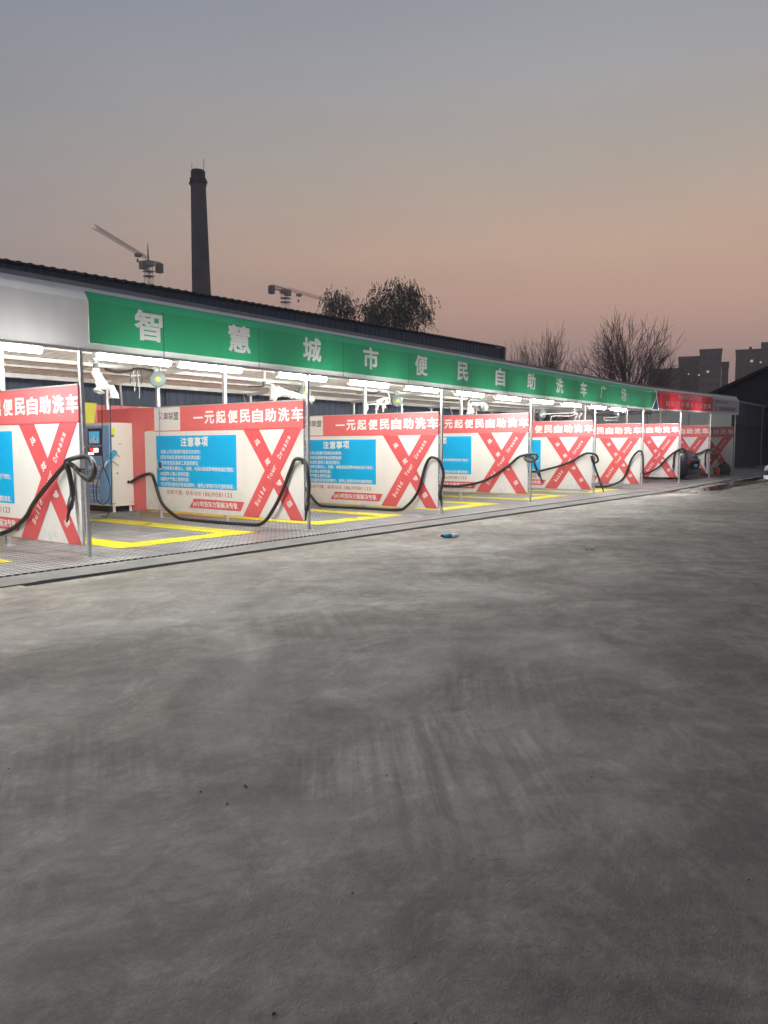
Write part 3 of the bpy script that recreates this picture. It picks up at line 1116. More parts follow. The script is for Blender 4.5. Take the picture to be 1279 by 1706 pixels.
# ------------------------------------------------------------------ vacuum hoses hung over the front posts
HG = 'black suction hoses hung on the partition posts'
hose_lab = ['thick black hose at the left edge, big loop beside the nearest post',
            'thick black hose draped from the white cabinet side to the post of the second partition',
            'thick black hose sagging across the third partition board to a hump at its post',
            'black hose rising to a knot with a small loop at the fourth partition post',
            'black hose knotted at the fifth partition post with its end hanging diagonally',
            'black hose lying low then humped over the sixth partition post',
            'black hose tied at the post left of the dark car, thin loop to its right',
            'black hose tied at the post right of the dark car']
HO = [
    [(12.2, .12), (11.64, .2), (11.27, .3), (10.83, .5), (10.44, .76), (9.99, 1.1), (9.76, 1.27), (9.58, 1.34), (9.32, 1.39), (9.08, 1.34), (8.98, 1.2), (9.12, 1.09), (9.38, 1.13), (9.52, 1.26), (9.59, 1.29), (9.615, 1.15), (9.60, .91), (9.585, .69)],
    [(14.42, .77), (14.12, .9), (13.82, .95), (13.62, .79), (13.38, .36), (13.05, .12), (12.71, .06), (11.8, .055), (10.78, .06), (10.46, .12), (10.17, .34), (9.95, .68), (9.75, 1.11), (9.57, 1.3), (9.41, 1.25), (9.30, 1.04), (9.28, .78), (9.31, .4)],
    [(13.6, .72), (13.23, .3), (13.01, .12), (12.71, .06), (11.67, .055), (10.6, .07), (10.26, .17), (9.96, .5), (9.8, 1.04), (9.66, 1.24), (9.53, 1.28), (9.4, 1.2), (9.32, .92), (9.34, .52), (9.36, .36)],
    [(13.4, .5), (12.14, .42), (11.48, .43), (10.71, .6), (10.07, .98), (9.71, 1.24), (9.45, 1.32), (9.26, 1.33), (9.2, 1.22), (9.31, 1.13), (9.48, 1.17), (9.54, 1.27), (9.34, 1.24), (9.22, 1.03), (9.1, .75)],
    [(13, .7), (11.51, .71), (10.78, .84), (10.17, 1.04), (9.78, 1.26), (9.55, 1.32), (9.34, 1.26), (9.29, 1.08), (9.43, 1.03), (9.47, 1.23), (9.35, .86), (9.12, .31)],
    [(12, .07), (10.83, .07), (10.34, .19), (10.02, .44), (9.76, 1.08), (9.51, 1.36), (9.38, 1.25), (9.34, .56)],
    [(11.6, .3), (10.78, .41), (10.26, .66), (9.8, 1.14), (9.41, 1.41), (9.23, 1.43), (9.2, 1.31), (9.36, 1.29), (9.45, 1.36), (9.59, 1.22), (9.62, .69)],
    [(11, .9), (9.83, 1.23), (9.58, 1.37), (9.36, 1.40), (9.2, 1.32), (9.17, 1.13), (9.25, 1.16), (9.36, 1.38), (9.55, 1.24), (9.56, .68)]]
for n, pts in enumerate(HO):
    t = thing('suction_hose', hose_lab[n], 'hose', (BX[n], YF, 0), 0, HG)
    P = []
    for i, (y, z) in enumerate(pts):
        f = i/len(pts)
        offx = -.15-.035*math.sin(i*1.9+n)
        if y < 9.5 and i < len(pts)-2:
            offx = -.12+.05*math.sin(i*1.1)
        P.append((offx, y-YF, max(z, .062)+grade(BX[n])*.0))
    h = MB()
    path = smooth_path(P, 7)
    h.tube(path, .033, M_rubber, 10)
    h.build('hose', t, True)
    e = path[-1]
    d = (path[-1]-path[-3]).normalized()
    h = MB()
    h.tube([e-d*.16, e-d*.02, e+d*.02, e+d*.18], [.042, .042, .024, .012], M_blackpl, 10)
    h.build('nozzle', t, True)
    h = MB()
    h.box((-.15, -.009, 1.21), (-.031, .009, 1.228), M_darksteel)
    h.box((-.165, -.009, 1.21), (-.15, .009, 1.28), M_darksteel)
    h.build('hook', t)

# ------------------------------------------------------------------ wash machine
ma = thing('wash_machine', 'tall wash machine cabinet with blue front, lit screen and cream side panel', 'wash machine', (9.57, 14.64, .14))


def L(p):
    return Vector(p)-Vector((9.57, 14.64, .14))


def mbox(name, a, b, m, par=ma):
    q = MB()
    q.box(L(a), L(b), m)
    return q.build(name, par)


XM, YM = 9.57, 14.46
body = mbox('cabinet_body', (XM, YM, .27), (10.07, 15.62, 2.03), M_cab)
q = MB()
q.box(L((XM-.025, 14.52, .32)), L((XM-.001, 15.60, 1.97)), M_cabblue)
q.box(L((XM-.012, YM+.001, 1.975)), L((XM-.001, 15.62, 2.03)), M_cab)
front = q.build('front_door', ma)


def fpx(px, py):
    p = on(px, py, x=XM-.03)
    return p.y, p.z


def frect(name, x0, y0, x1, y1, off, m, par):
    ya, za = fpx(x0, y0)
    yb, zb = fpx(x1, y1)
    q_ = MB()
    q_.box(L((XM-.025-off, yb, zb)), L((XM-.024, ya, za)), m)
    return q_.build(name, par)


fr = frect('screen_frame', 146, 714, 169.5, 741, .012, M_blackpl, ma)
frect('screen_glass', 148.5, 719, 166, 738.5, .018, M_screen, fr)
sc = MB()
for k in range(5):
    ya, za = fpx(150+k*3.1, 735-(k % 3)*1.2)
    yb, zb = fpx(151.9+k*3.1, 736.5)
    za = 1.66+.05*(k % 3)
    sc.face([L((XM-.047, ya, 1.60)), L((XM-.047, ya-.045, 1.60)), L((XM-.047, ya-.045, za)), L((XM-.047, ya, za))], M_print)
sc.build('screen_picture', fr)
kp = frect('keypad_panel', 147, 744, 170.5, 759.5, .012, M_blackpl, ma)
frect('lit_display', 157, 746.5, 164, 753.5, .02, M_ledw, kp)
frect('red_button', 150, 746, 155.5, 751, .02, M_ledr, kp)
frect('white_button', 147.8, 753.5, 151.5, 757, .02, M_ledw, kp)
frect('round_button', 152.5, 753, 156.3, 757.3, .02, M_ledw, kp)
for s, z, h, w, bd in (('自助洗车', 1.03, .10, .55, .02), ('微信扫码支付宝', .90, .035, .5, 0), ('又車联盟', .70, .13, .52, .02), ('全国连锁', .61, .03, .45, 0),
                       ('服务热线', .47, .04, .52, 0), ('24小时自助', .40, .045, .5, .01)):
    lt = MB()
    lt.text(s, 0, 0, w, h, lambda a, b: L((XM-.028, 15.42-a, z+b)), M_print, bd)
    lt.build('lettering', ma)
lt = MB()
lt.box(L((XM-.028, 14.85, .975)), L((XM-.0255, 15.42, .98)), M_print)
lt.build('rule_line', ma)
q = MB()
for (x, y) in ((XM+.05, YM+.06), (10.02, YM+.06), (XM+.05, 15.54), (10.02, 15.54)):
    q = MB()
    q.tube([L((x, y, .14)), L((x, y, .16)), L((x, y, .27))], [.045, .03, .03], M_cab, 10)
    q.build('foot', ma, True)
q = MB()
q.box(L((XM+.02, YM+.16, .142)), L((10.05, 15.5, .268)), M_blackpl)
q.build('pump_tray', ma)


def side(px, py):
    p = on(px, py, y=YM-.005)
    return p.x, p.z


for (px, py, r, m, nm) in ((195.5, 788.5, .016, M_blackpl, 'lock_hole'), (187, 839.5, .012, M_blackpl, 'bolt'), (191.5, 839, .012, M_blackpl, 'bolt'), (221, 836.5, .012, M_orange, 'bolt'), (214, 803, .035, M_blackpl, 'hose_port')):
    x, z = side(px, py)
    q = MB()
    q.tube([L((x, YM-.012, z)), L((x, YM-.001, z))], r, m, 12)
    q.build(nm, ma)
x, z = side(200, 739)
q = MB()
q.box(L((x-.035, YM-.012, z-.01)), L((x+.035, YM-.001, z+.01)), M_steel)
q.build('side_handle', ma)
q = MB()
x, z = side(180, 714)
q.box(L((XM+.005, YM-.004, 1.72)), L((XM+.08, YM-.0005, 1.92)), M_yell2)
q.build('warning_label', ma)
q = MB()
x, z = side(176.5, 726)
q.tube([L((XM+.01, YM-.03, z)), L((XM+.01, YM, z))], .028, M_gunblue, 12)
q.build('lock', ma)

# spray gun on its pegs with thin pressure hose
sg = thing('spray_gun', 'blue spray gun resting on pegs at the cabinet side, thin black hose looping below', 'spray gun', (9.6, 14.5, 1.3))


def G(px, py, y=14.36):
    return on(px, py, y=y)-Vector((9.6, 14.5, 1.3))


q = MB()
q.tube([G(192, 752), G(184, 763), G(176, 775)], [.05, .045, .03], M_gunblue, 8)
q.tube([G(183, 763), G(176, 772), G(172, 780)], .022, M_steel, 8)
q.box(G(182, 760)-Vector((.05, .02, .03)), G(182, 760)+Vector((.05, .02, .03)), M_gunblue)
q.build('gun_body', sg)
q = MB()
q.tube([G(190, 754, 14.45), G(200, 761, 14.33)], .012, M_steel, 8)
q.build('peg', sg)
q = MB()
q.tube([G(187, 768, 14.45), G(198, 776, 14.33)], .012, M_steel, 8)
q.build('peg', sg)
q = MB()
q.tube(smooth_path([G(169, 655, 14.1), G(170, 700, 14.3), G(170, 745, 14.25), G(172, 775, 14.28), G(178, 792, 14.28), G(183.5, 812, 14.28), G(181, 832, 14.28), G(172, 840, 14.25),
                    G(162, 834, 14.25), G(160, 815, 14.25), G(165, 795, 14.27), G(172, 778, 14.28)]), .011, M_cable, 6)
q.tube(smooth_path([G(184, 650, 14.3), G(184.2, 720, 14.2), G(185, 780, 14.25), G(186, 820, 14.25), G(184, 845, 14.25), G(178, 860, 14.25), G(168, 860, 14.25)]), .011, M_cable, 6)
q.tube(smooth_path([G(163, 778, 14.25), G(158, 790, 14.25), G(155, 810, 14.25), G(157, 838, 14.25)]), .009, M_cable, 6)
q.build('pressure_hose', sg, True)

# ------------------------------------------------------------------ rear screen boards behind the first bays
for k, (xa, xb, lab) in enumerate(((6.1, 10.02, 'red and yellow low screen behind the wash machine'), (10.3, 14.3, 'red and yellow strip seen over the red rear sheet of the second partition'))):
    t = thing('rear_screen', lab, 'screen', (xa, 16.3, 0), 0, 'red and yellow screens along the rear of the bays')
    q = MB()
    z1 = 2.50
    w = xb-xa
    edges = [(0, .10, M_yellow), (.10, .36, M_redband), (.36, .52, M_yellow), (.52, 1, M_redband)]
    if k == 1:
        edges = [(0, .28, M_redband), (.28, .40, M_yellow), (.40, 1, M_redband)]
    for a, b, m in edges:
        q.prism([(a*w+.0, 0, .3), (b*w, 0, .3), (b*w+(.12 if b < 1 else 0), 0, z1), (a*w+(.12 if a > 0 else 0), 0, z1)], (0, .03, 0), m)
    q.build('sheet', t)
    for x in (0.02, w-.02):
        q = MB()
        q.box((x-.02, .035, .03), (x+.02, .075, 2.45), M_steel)
        q.build('leg', t)

# a little yellow sheet at the left part of the first opening
t = thing('yellow_sheet', 'yellow sheet standing just above the blue cabinet front', 'screen', (9.9, 16.22, 0))
q = MB()
q.prism([(-.05, 0, 1.9), (.36, 0, 1.9), (.47, 0, 2.53), (-.05, 0, 2.53)], (0, .02, 0), M_yellow)
q.box((.05, .022, .03), (.09, .05, 2.5), M_steel)
q.build('sheet', t)

# ------------------------------------------------------------------ hose reels on the rear posts
RG = 'round cord reels on the rear posts'
reels = [(1, 262.5, 632, 'grey reel with yellow centre and blue cord, under the first sign character', 1.55),
         (2, 507, 655, 'round reel half hidden behind the front post of the second partition', .6),
         (3, 661, 668, 'grey round reel with yellow centre above the third partition board', .5),
         (4, 806, 678, 'pale round reel beside wrapped boom above the fourth partition board', .35),
         (5, 903, 690, 'pale round reel just right of the fourth partition post', .3),
         (7, 1025, 685, 'bright round reel above the sixth partition board', .3),
         (8, 1081, 686, 'bright round reel at the left end of the seventh opening, below the blue sign edge', .3)]
for n, px, py, lab, drop in reels:
    yy = 13.45
    c = on(px, py, y=yy)
    t = thing('cord_reel', lab, 'reel', c, 0, RG)
    q = MB()
    R = .165
    ax = Vector((-.55, -.83, 0)).normalized()
    q.tube([-ax*.05, -ax*.035, ax*.035, ax*.06], [R*.9, R, R, R*.82], M_reel, 28)
    q.build('drum', t, True)
    q = MB()
    q.tube([-ax*.062, -ax*.052], [R*.98, R*.98], M_reelrim, 28)
    q.build('rim', t)
    q = MB()
    q.tube([ax*.061, ax*.068], [.05, .045], M_yell2, 16)
    q.build('centre_label', t)
    q = MB()
    for s in (-.06, .06):
        q.box((s-.012, -.02, R*.7), (s+.012, .02, R+.22), M_reelrim)
    q.box((-.09, -.02, R+.10), (.09, .25, R+.125), M_reelrim)
    q.build('bracket', t)
    q = MB()
    q.tube([(.02, 0, -R*.9), (.0, -.02, -R*.9-drop*.5), (-.01, -.02, -R*.9-drop)], .008, M_bluecord, 6)
    q.build('cord', t)
    if n == 1:
        q = MB()
        e = Vector((-.01, -.02, -R*.9-drop))
        q.tube([e, e+Vector((0, 0, -.12))], .028, M_blackpl, 8)
        q.tube(smooth_path([e+Vector((-.07, 0, .05)), e+Vector((-.06, 0, -.08)), e+Vector((0, 0, -.14)), e+Vector((.08, 0, -.12))]), .01, M_steel, 6)
        q.tube([e+Vector((.03, 0, -.16)), e+Vector((.09, 0, -.12))], .026, M_gunblue, 8)
        q.build('air_gun', t)

# ------------------------------------------------------------------ swivel booms wrapped in plastic film
BG = 'ceiling swivel booms over the bays'


def film(mb, pts, r, seed, flap=.06):
    """crumpled plastic film round a pipe"""
    P = smooth_path(pts, 5)
    rs_ = []
    for i, p in enumerate(P):
        rs_.append(r*(.75+1.0*abs(noise.noise(Vector((i*.37+seed*9, seed, 1))))))
    k0 = len(mb.v)
    mb.tube(P, rs_, M_film, 9)
    for i in range(k0, len(mb.v)):
        v = Vector(mb.v[i])
        mb.v[i] = tuple(v+noise.noise_vector(v*9+Vector((seed, 0, 0)))*r*.7)
    rnd = random.Random(seed)
    for _ in range(7):
        p = P[rnd.randrange(len(P))]
        a = Vector((rnd.uniform(-1, 1), rnd.uniform(-1, 1), 0)).normalized()*flap*rnd.uniform(.4, 1.1)
        dn = Vector((rnd.uniform(-.3, .3)*flap, 0, -flap*rnd.uniform(1, 2.6)))
        mb.face([p-a*.4, p+a*.4, p+a*.6+dn*.6, p+dn], M_film)


booms = [
    ('swivel boom hanging beside the nearest partition post, white film drooping over the blue cabinet', 12.6, (160, 603),
     [(159, 608), (161, 614), (162, 630), (167, 642), (177, 643), (186, 646), (190, 661)], [[(159, 612), (161, 630), (166, 640), (163, 652)], [(163, 622), (168, 640), (176, 643), (187, 648), (189, 662)]], 1.7),
    ('swivel boom with long arm wrapped in white film, left of the second partition post', 12.6, (440, 627),
     [(440, 637), (452, 641), (453, 652), (470, 653), (503, 660), (518, 668)], [[(452, 645), (462, 652), (485, 657), (505, 661), (519, 666)], [(453, 652), (458, 664)]], 1.8),
    ('swivel boom with drooping wrapped arm above the third partition board', 12.6, (632, 641),
     [(632, 650), (646, 655), (647, 672), (628, 673), (610, 674)], [[(645, 664), (636, 666), (626, 672)], [(610, 672), (612, 679)], [(628, 675), (627, 684)], [(640, 674), (638, 680)]], 1.0),
    ('swivel boom with thick wrapped end above the fourth partition board', 12.6, (782, 658),
     [(782, 664), (780, 672), (779, 688)], [[(780, 672), (783, 680), (780, 690)], [(783, 672), (795, 673), (808, 674), (809, 684)], [(785, 680), (787, 688)]], 1.2),
    ('double white pipe boom above the fifth partition board', 12.6, (957, 680),
     [(957, 686), (954, 688), (905, 690), (902, 694)], [[(953, 687), (961, 690), (958, 697)], [(968, 688), (964, 696)]], .9),
    ('short white pipe boom above the sixth partition board', 12.6, (1029, 688),
     [(1029, 690), (1029, 695), (1007, 696), (1007, 700)], [], .9),
    ('bare white pipe boom below the left end of the red sign', 12.6, (1109, 680),
     [(1109, 684), (1109, 691), (1090, 692)], [], .9)]
for k, (lab, yy, top, arm, films, fr_) in enumerate(booms):
    c = on(top[0], top[1], y=yy)
    c.z = zc(c.x, yy)-.01
    t = thing('swivel_boom', lab, 'boom', c, 0, BG)

    def Bq(p, yo=0):
        return on(p[0], p[1], y=yy+yo)-c
    q = MB()
    q.box((-.09, -.09, -.03), (.09, .09, 0), M_steel)
    z1 = Bq(arm[0]).z
    q.tube([(0, 0, -.03), (Bq(arm[0]).x, 0, min(z1, -.06))], .03, M_steel, 10)
    q.tube([(Bq(arm[0]).x, 0, min(z1, -.06)+.03), (Bq(arm[0]).x, 0, min(z1, -.06)-.05)], .045, M_darksteel if k < 4 else M_steel, 12)
    q.build('ceiling_mount', t)
    q = MB()
    pp = smooth_path([Bq(p) for p in arm], 4)
    q.tube(pp, .017, M_letter, 8)
    if k == 4:
        q.tube(smooth_path([Bq(p) for p in ((957, 690), (950, 693), (922, 693), (918, 696), (917, 701))], 4), .017, M_letter, 8)
    if k == 5:
        q.tube([Bq((1029, 700)), Bq((1008, 700))], .015, M_letter, 8)
    q.build('arm', t, True)
    if films:
        q = MB()
        for i, f in enumerate(films):
            film(q, [Bq(p, .02) for p in f], .045*fr_, k*3.1+i)
        q.build('plastic_wrap', t)
    # thin coiled supply cable round the swivel
    q = MB()
    rnd = random.Random(k)
    a0 = Bq(arm[0])
    pts = [a0+Vector((rnd.uniform(-.22, .22), rnd.uniform(-.1, .1), rnd.uniform(-.03, .10))) for _ in range(9)]
    q.tube(smooth_path(pts, 5), .008, M_reelrim if k else M_steel, 5)
    q.tube(smooth_path([a0, a0+Vector((.25, .3, -.05)), a0+Vector((.6, 1.0, .0)), a0+Vector((1.0, 1.6, .04))]), .012, M_cable, 6)
    q.build('supply_cable', t)

# loose cable ends over the first opening, bundle on the ceiling
cb = thing('cable_bundle', 'bundle of loose grey cable ends dangling left of the first reel', 'cable', on(228, 612, y=13.4))
cc = cb.location.copy()
for i, (x0, x1, yb) in enumerate(((217, 216, 640), (222, 224, 652), (228, 226, 648), (229, 232, 664), (236, 235, 640), (221, 216, 630))):
    q = MB()
    q.tube(smooth_path([on((x0+228)/2, 612, y=13.4)-cc, on(x0, 624, y=13.4)-cc, on((x0+x1)/2+1.2, (624+yb)/2, y=13.4)-cc, on(x1, yb, y=13.4)-cc]), .008, M_reelrim if i % 2 else M_cable, 5)
    q.build('cable', cb)
q = MB()
q.tube(smooth_path([on(175, 615, y=13.3)-cc, on(195, 620, y=13.3)-cc, on(215, 618, y=13.3)-cc, on(228, 614, y=13.35)-cc, on(255, 617, y=13.5)-cc]), .025, M_cable, 6)
q.build('cable_run', cb)
# leaning thin stays at the rear edge
for k, (a, b, lab) in enumerate((((199, 628), (203, 676), 'thin leaning white stay above the wash machine'),
                                 ((745, 666), (755, 697), 'thin leaning white stay left of the fourth opening'),
                                 ((943, 676), (950, 706), 'thin leaning white stay above the fifth partition board'),
                                 ((398, 628), (410, 676), 'hair thin leaning wire above the second partition board'))):
    p, r_ = on(a[0], a[1], y=15.3), on(b[0], b[1], y=15.9)
    q = MB()
    d = r_-p
    q.tube([(0, 0, 0), d, d*1.9], .022 if k < 3 else .008, M_purlin, 8)
    o = q.build('leaning_stay', None, True)
    o.location = p
    tag(o, lab, 'stay rod')

# ------------------------------------------------------------------ navy warehouse behind
wh = thing('warehouse', 'long navy blue corrugated warehouse behind the wash canopy', 'warehouse', (0, 17.2, 0))
YW = 17.2
q = MB()


def wtop(x):
    a = on(0, 432, y=YW)
    b = on(837, 578, y=YW)
    return a.z+(b.z-a.z)*(x-a.x)/(b.x-a.x)


xe = on(837, 578, y=YW).x
xx = -14.0
cols = []
while xx < xe-.3:
    for dx, dy in ((0, 0), (.12, 0), (.15, -.02), (.21, -.02), (.24, 0)):
        cols.append((xx+dx, dy))
    xx += .27
cols.append((xe, 0))
for (a, ya), (b, yb) in zip(cols, cols[1:]):
    q.face([(a, ya, 0), (b, yb, 0), (b, yb, wtop(b)-.06), (a, ya, wtop(a)-.06)], M_navy)
q.face([(xe, 0, 0), (xe, 14, 0), (xe, 14, wtop(xe)-.1), (xe, 7, wtop(xe)+.6), (xe, 0, wtop(xe)-.1)], M_navy)
q.build('wall', wh)
q = MB()
for (a, ya), (b, yb) in zip(cols, cols[1:]):
    ta, tb = wtop(a)-ya*1.0, wtop(b)-yb*1.0
    q.face([(a, -.10, ta-.05), (b, -.10, tb-.05), (b, -.10, tb), (a, -.10, ta)], M_navyroof)
    q.face([(a, -.10, ta), (b, -.10, tb), (b, 7, tb+.35), (a, 7, ta+.35)], M_navyroof)
    q.face([(a, -.10, ta-.05), (a, 0, ta-.05), (b, 0, tb-.05), (b, -.10, tb-.05)], M_navyroof)
q.build('roof', wh)
q = MB()
q.box((xe-.02, -.12, 0), (xe+.10, .02, wtop(xe)-.02), M_trim)
q.build('corner_flashing', wh)
q = MB()
for xa in (6.0, 13.0, 21.0):
    q.box((xa, -.05, wtop(xa)-3.4), (xa+.05, -.032, wtop(xa)-.2), M_navyroof)
q.build('downpipe', wh)

# pale wall closing the last bays
pw = MB()
M_pale = mat('pale_end_wall', (.80, .80, .70), .7, 0, .08, .8)
ye = on(1217, 700, x=46).y
n_ = 30
for i in range(n_):
    a, b = ye+(19-ye)*i/n_, ye+(19-ye)*(i+1)/n_
    dx = .03 if i % 2 else 0
    pw.face([(46-dx, b, .2), (46-dx, a, .2), (46-dx, a, 4.0), (46-dx, b, 4.0)], M_pale)
    pw.face([(46, a, .2), (46-.03, a, .2), (46-.03, a, 4.0), (46, a, 4.0)], M_pale)
pw.box((46.01, ye, .0), (46.2, 19, 4.02), M_pale)
o = pw.build('end_wall')
tag(o, 'pale ribbed wall seen over the last partition boards, below the red sign', 'wall')

# ------------------------------------------------------------------ far right: site wall and black shed
sw = thing('site_wall', 'dark blue site wall with pale top rail, right of the farthest partition', 'wall', (46.4, 12.0, 0))
q = MB()
for i in range(90):
    a, b = i*.4, i*.4+.4
    dy = .03 if i % 2 else 0
    q.face([(a, dy, .0), (b, dy, .0), (b, dy, 4.25), (a, dy, 4.25)], M_site)
    q.face([(a, 0, 0), (a, .03, 0), (a, .03, 4.25), (a, 0, 4.25)], M_site)
q.build('cladding', sw)
q = MB()
q.box((0, -.05, 4.25), (36, .08, 4.38), M_trim)
q.build('top_rail', sw)
q = MB()
q.box((0, -.04, 0), (36, .0, 2.9), M_shedwall)
q.build('dark_skirt', sw)
for x in (4.6, 12.0, 20.0):
    q = MB()
    q.box((x, -.10, .2), (x+.12, -.045, 4.2), M_trim)
    q.build('post', sw)

sh = thing('dark_shed', 'big black shed with a pitched roof at the right edge', 'shed', (60, 13, 0))
q = MB()
a = on(1175, 665, x=60)-Vector((60, 13, 0))
b = on(1300, 608, x=60)-Vector((60, 13, 0))
c = Vector((0, b.y-(a.y-b.y), a.z))
q.prism([(0, a.y, .2), (0, c.y, .2), (0, c.y, c.z), (0, b.y, b.z), (0, a.y, a.z)], (30, 0, 0), M_shedwall)
q.build('wall', sh)
q = MB()
for p_, r_ in ((a, b), (b, c)):
    q.prism([(-.6, p_.y, p_.z+.02), (-.6, r_.y, r_.z+.02), (-.6, r_.y, r_.z+.25), (-.6, p_.y, p_.z+.25)], (32, 0, 0), M_shed)
q.build('roof', sh)

# ------------------------------------------------------------------ chimney
cl = on(320, 492, d=150)
crr = on(351, 492, d=150)
ct = on(329.5, 288, d=150)
cx, cy = (cl.x+crr.x)/2, (cl.y+crr.y)/2
ch = thing('brick_chimney', 'tall dark tapering brick chimney with antenna rods on its rim', 'chimney', (cx, cy, 0))
zb, zt = cl.z, ct.z
rb, rt = (crr-cl).length/2, (on(342, 300, d=150)-on(318, 300, d=150)).length/2
slope = (rb-rt)/(zt-zb)
off = Vector((ct.x-cx, ct.y-cy, 0))/(zt-zb)
q = MB()
pts, rr = [], []
for i in range(31):
    z = (zt-1.5)*i/30
    pts.append(Vector((0, 0, z))+off*(z-zb))
    rr.append(rb-slope*(z-zb))
q.tube(pts, rr, M_brick, 36)
q.build('shaft', ch, True)
q = MB()
tp = pts[-1]
q.tube([tp+Vector((0, 0, -1.0)), tp+Vector((0, 0, -.9)), tp+Vector((0, 0, .3)), tp+Vector((0, 0, .35))], [rr[-1]+.05, rr[-1]+.18, rr[-1]+.18, rr[-1]-.05], M_brickd, 36)
q.tube([tp+Vector((0, 0, .3)), tp+Vector((0, 0, 1.7)), tp+Vector((0, 0, 1.9))], [rr[-1]-.05, rr[-1]-.05, rr[-1]-.25], M_brickd, 36)
q.build('cap', ch)
ax = _R2
for dx, h in ((-1.15, 1.6), (1.15, 2.5), (-.5, .9)):
    q = MB()
    p = tp+Vector((0, 0, 1.6))+ax*dx
    q.tube([p, p+Vector((0, 0, h))], .05, M_brickd, 5)
    q.build('antenna_rod', ch)
for ang in range(6):
    q = MB()
    t_ = ang*math.pi/3
    p = tp+Vector((math.cos(t_)*(rr[-1]+.28), math.sin(t_)*(rr[-1]+.28), -.4))
    q.box(p-Vector((.12, .12, .2)), p+Vector((.12, .12, .2)), M_brickd)
    q.build('lamp_bracket', ch)


# ------------------------------------------------------------------ tower cranes
def lattice(mb, a, b, w, m, n, r, tri=False):
    a, b = Vector(a), Vector(b)
    d = (b-a).normalized()
    s = d.cross(Vector((0, 0, 1)))
    if s.length < .1:
        s = Vector((1, 0, 0))
    s.normalize()
    u = s.cross(d).normalized()
    cs = [s*w/2+u*w/2, -s*w/2+u*w/2, -s*w/2-u*w/2, s*w/2-u*w/2] if not tri else [u*w*.6, s*w/2-u*w*.3, -s*w/2-u*w*.3]
    for c_ in cs:
        mb.tube([a+c_, b+c_], r, m, 4)
    for i in range(n):
        p0, p1 = a+(b-a)*(i/n), a+(b-a)*((i+1)/n)
        for j in range(len(cs)):
            k_ = (j+1) % len(cs)
            mb.tube([p0+cs[j], p1+cs[k_]], r*.6, m, 3)
            mb.tube([p0+cs[j], p0+cs[k_]], r*.6, m, 3)


def crane(label, d, mast_top, mast_bot, jib_tip, jib_root, cj_tip, apex, w, trolley, hook, cabside, jd):
    """all given as photo points turned into real positions at depth d; jd = extra depth of the jib tip"""
    base = on(mast_top[0], mast_top[1], d=d)
    t = thing('tower_crane', label, 'tower crane', (base.x, base.y, 0), 0, 'tower cranes beyond the warehouse')
    o_ = Vector((base.x, base.y, 0))

    def Q(p, dd=0):
        return on(p[0], p[1], d=d+dd)-o_
    top = Vector((0, 0, base.z))
    q = MB()
    lattice(q, (0, 0, 0), top, w, M_crane, 36, .075)
    for f in (.985, .93, .955):
        q.box((-w*.75, -w*.75, top.z*f-.25), (w*.75, w*.75, top.z*f), M_crane)
    q.build('mast', t)
    q = MB()
    lattice(q, Q(jib_root), Q(jib_tip, jd), w*.6, M_crane, 22, .06, True)
    q.build('jib', t)
    q = MB()
    lattice(q, top, Q(cj_tip, -jd*.25), w*.6, M_crane, 6, .11)
    q.build('counter_jib', t)
    q = MB()
    e = Q(cj_tip, -jd*.25)
    q.box(e+Vector((-1.0, -1.0, -3.0)), e+Vector((1.0, 1.0, .2)), M_cranew)
    q.build('counterweight', t)
    if apex:
        q = MB()
        ap = Q(apex)
        q.tube([top+Vector((-.8, -.8, 0)), ap], .16, M_crane, 4)
        q.tube([top+Vector((.8, .8, 0)), ap], .16, M_crane, 4)
        q.tube([ap, ap+Vector((0, 0, 1.2))], .12, M_crane, 4)
        q.build('apex_frame', t)
    q = MB()
    cp = top+_R2*cabside
    q.box(cp+Vector((-1.1, -1.1, -2.2)), cp+Vector((1.1, 1.1, .3)), M_crane)
    q.build('cab', t)
    q = MB()
    q.box(top+Vector((-w*.7, -w*.7, -1.2)), top+Vector((w*.7, w*.7, .4)), M_crane)
    q.build('slewing_ring', t)
    q = MB()
    tr, hk = Q(trolley), Q(hook)
    q.box(tr+Vector((-.9, -.9, -.9)), tr+Vector((.9, .9, .1)), M_crane)
    q.tube([tr, hk], .03, M_crane, 3)
    q.box(hk+Vector((-.25, -.25, -.6)), hk+Vector((.25, .25, .5)), M_crane)
    q.build('hook_block', t)
    return t


crane('tower crane left of the chimney, long jib slanting up to the left', 260, (247, 437), (247, 480), (157, 378), (244, 430), (265, 440), (246, 411), 1.9, (230, 423), (229, 434), -1.6, -60)
crane('tower crane right of the chimney, jib running down right behind the leafy trees', 330, (475, 484), (475, 515), (560, 505), (479, 482), (452, 477), None, 2.3, (498, 490), (497, 501), 1.0, 40)


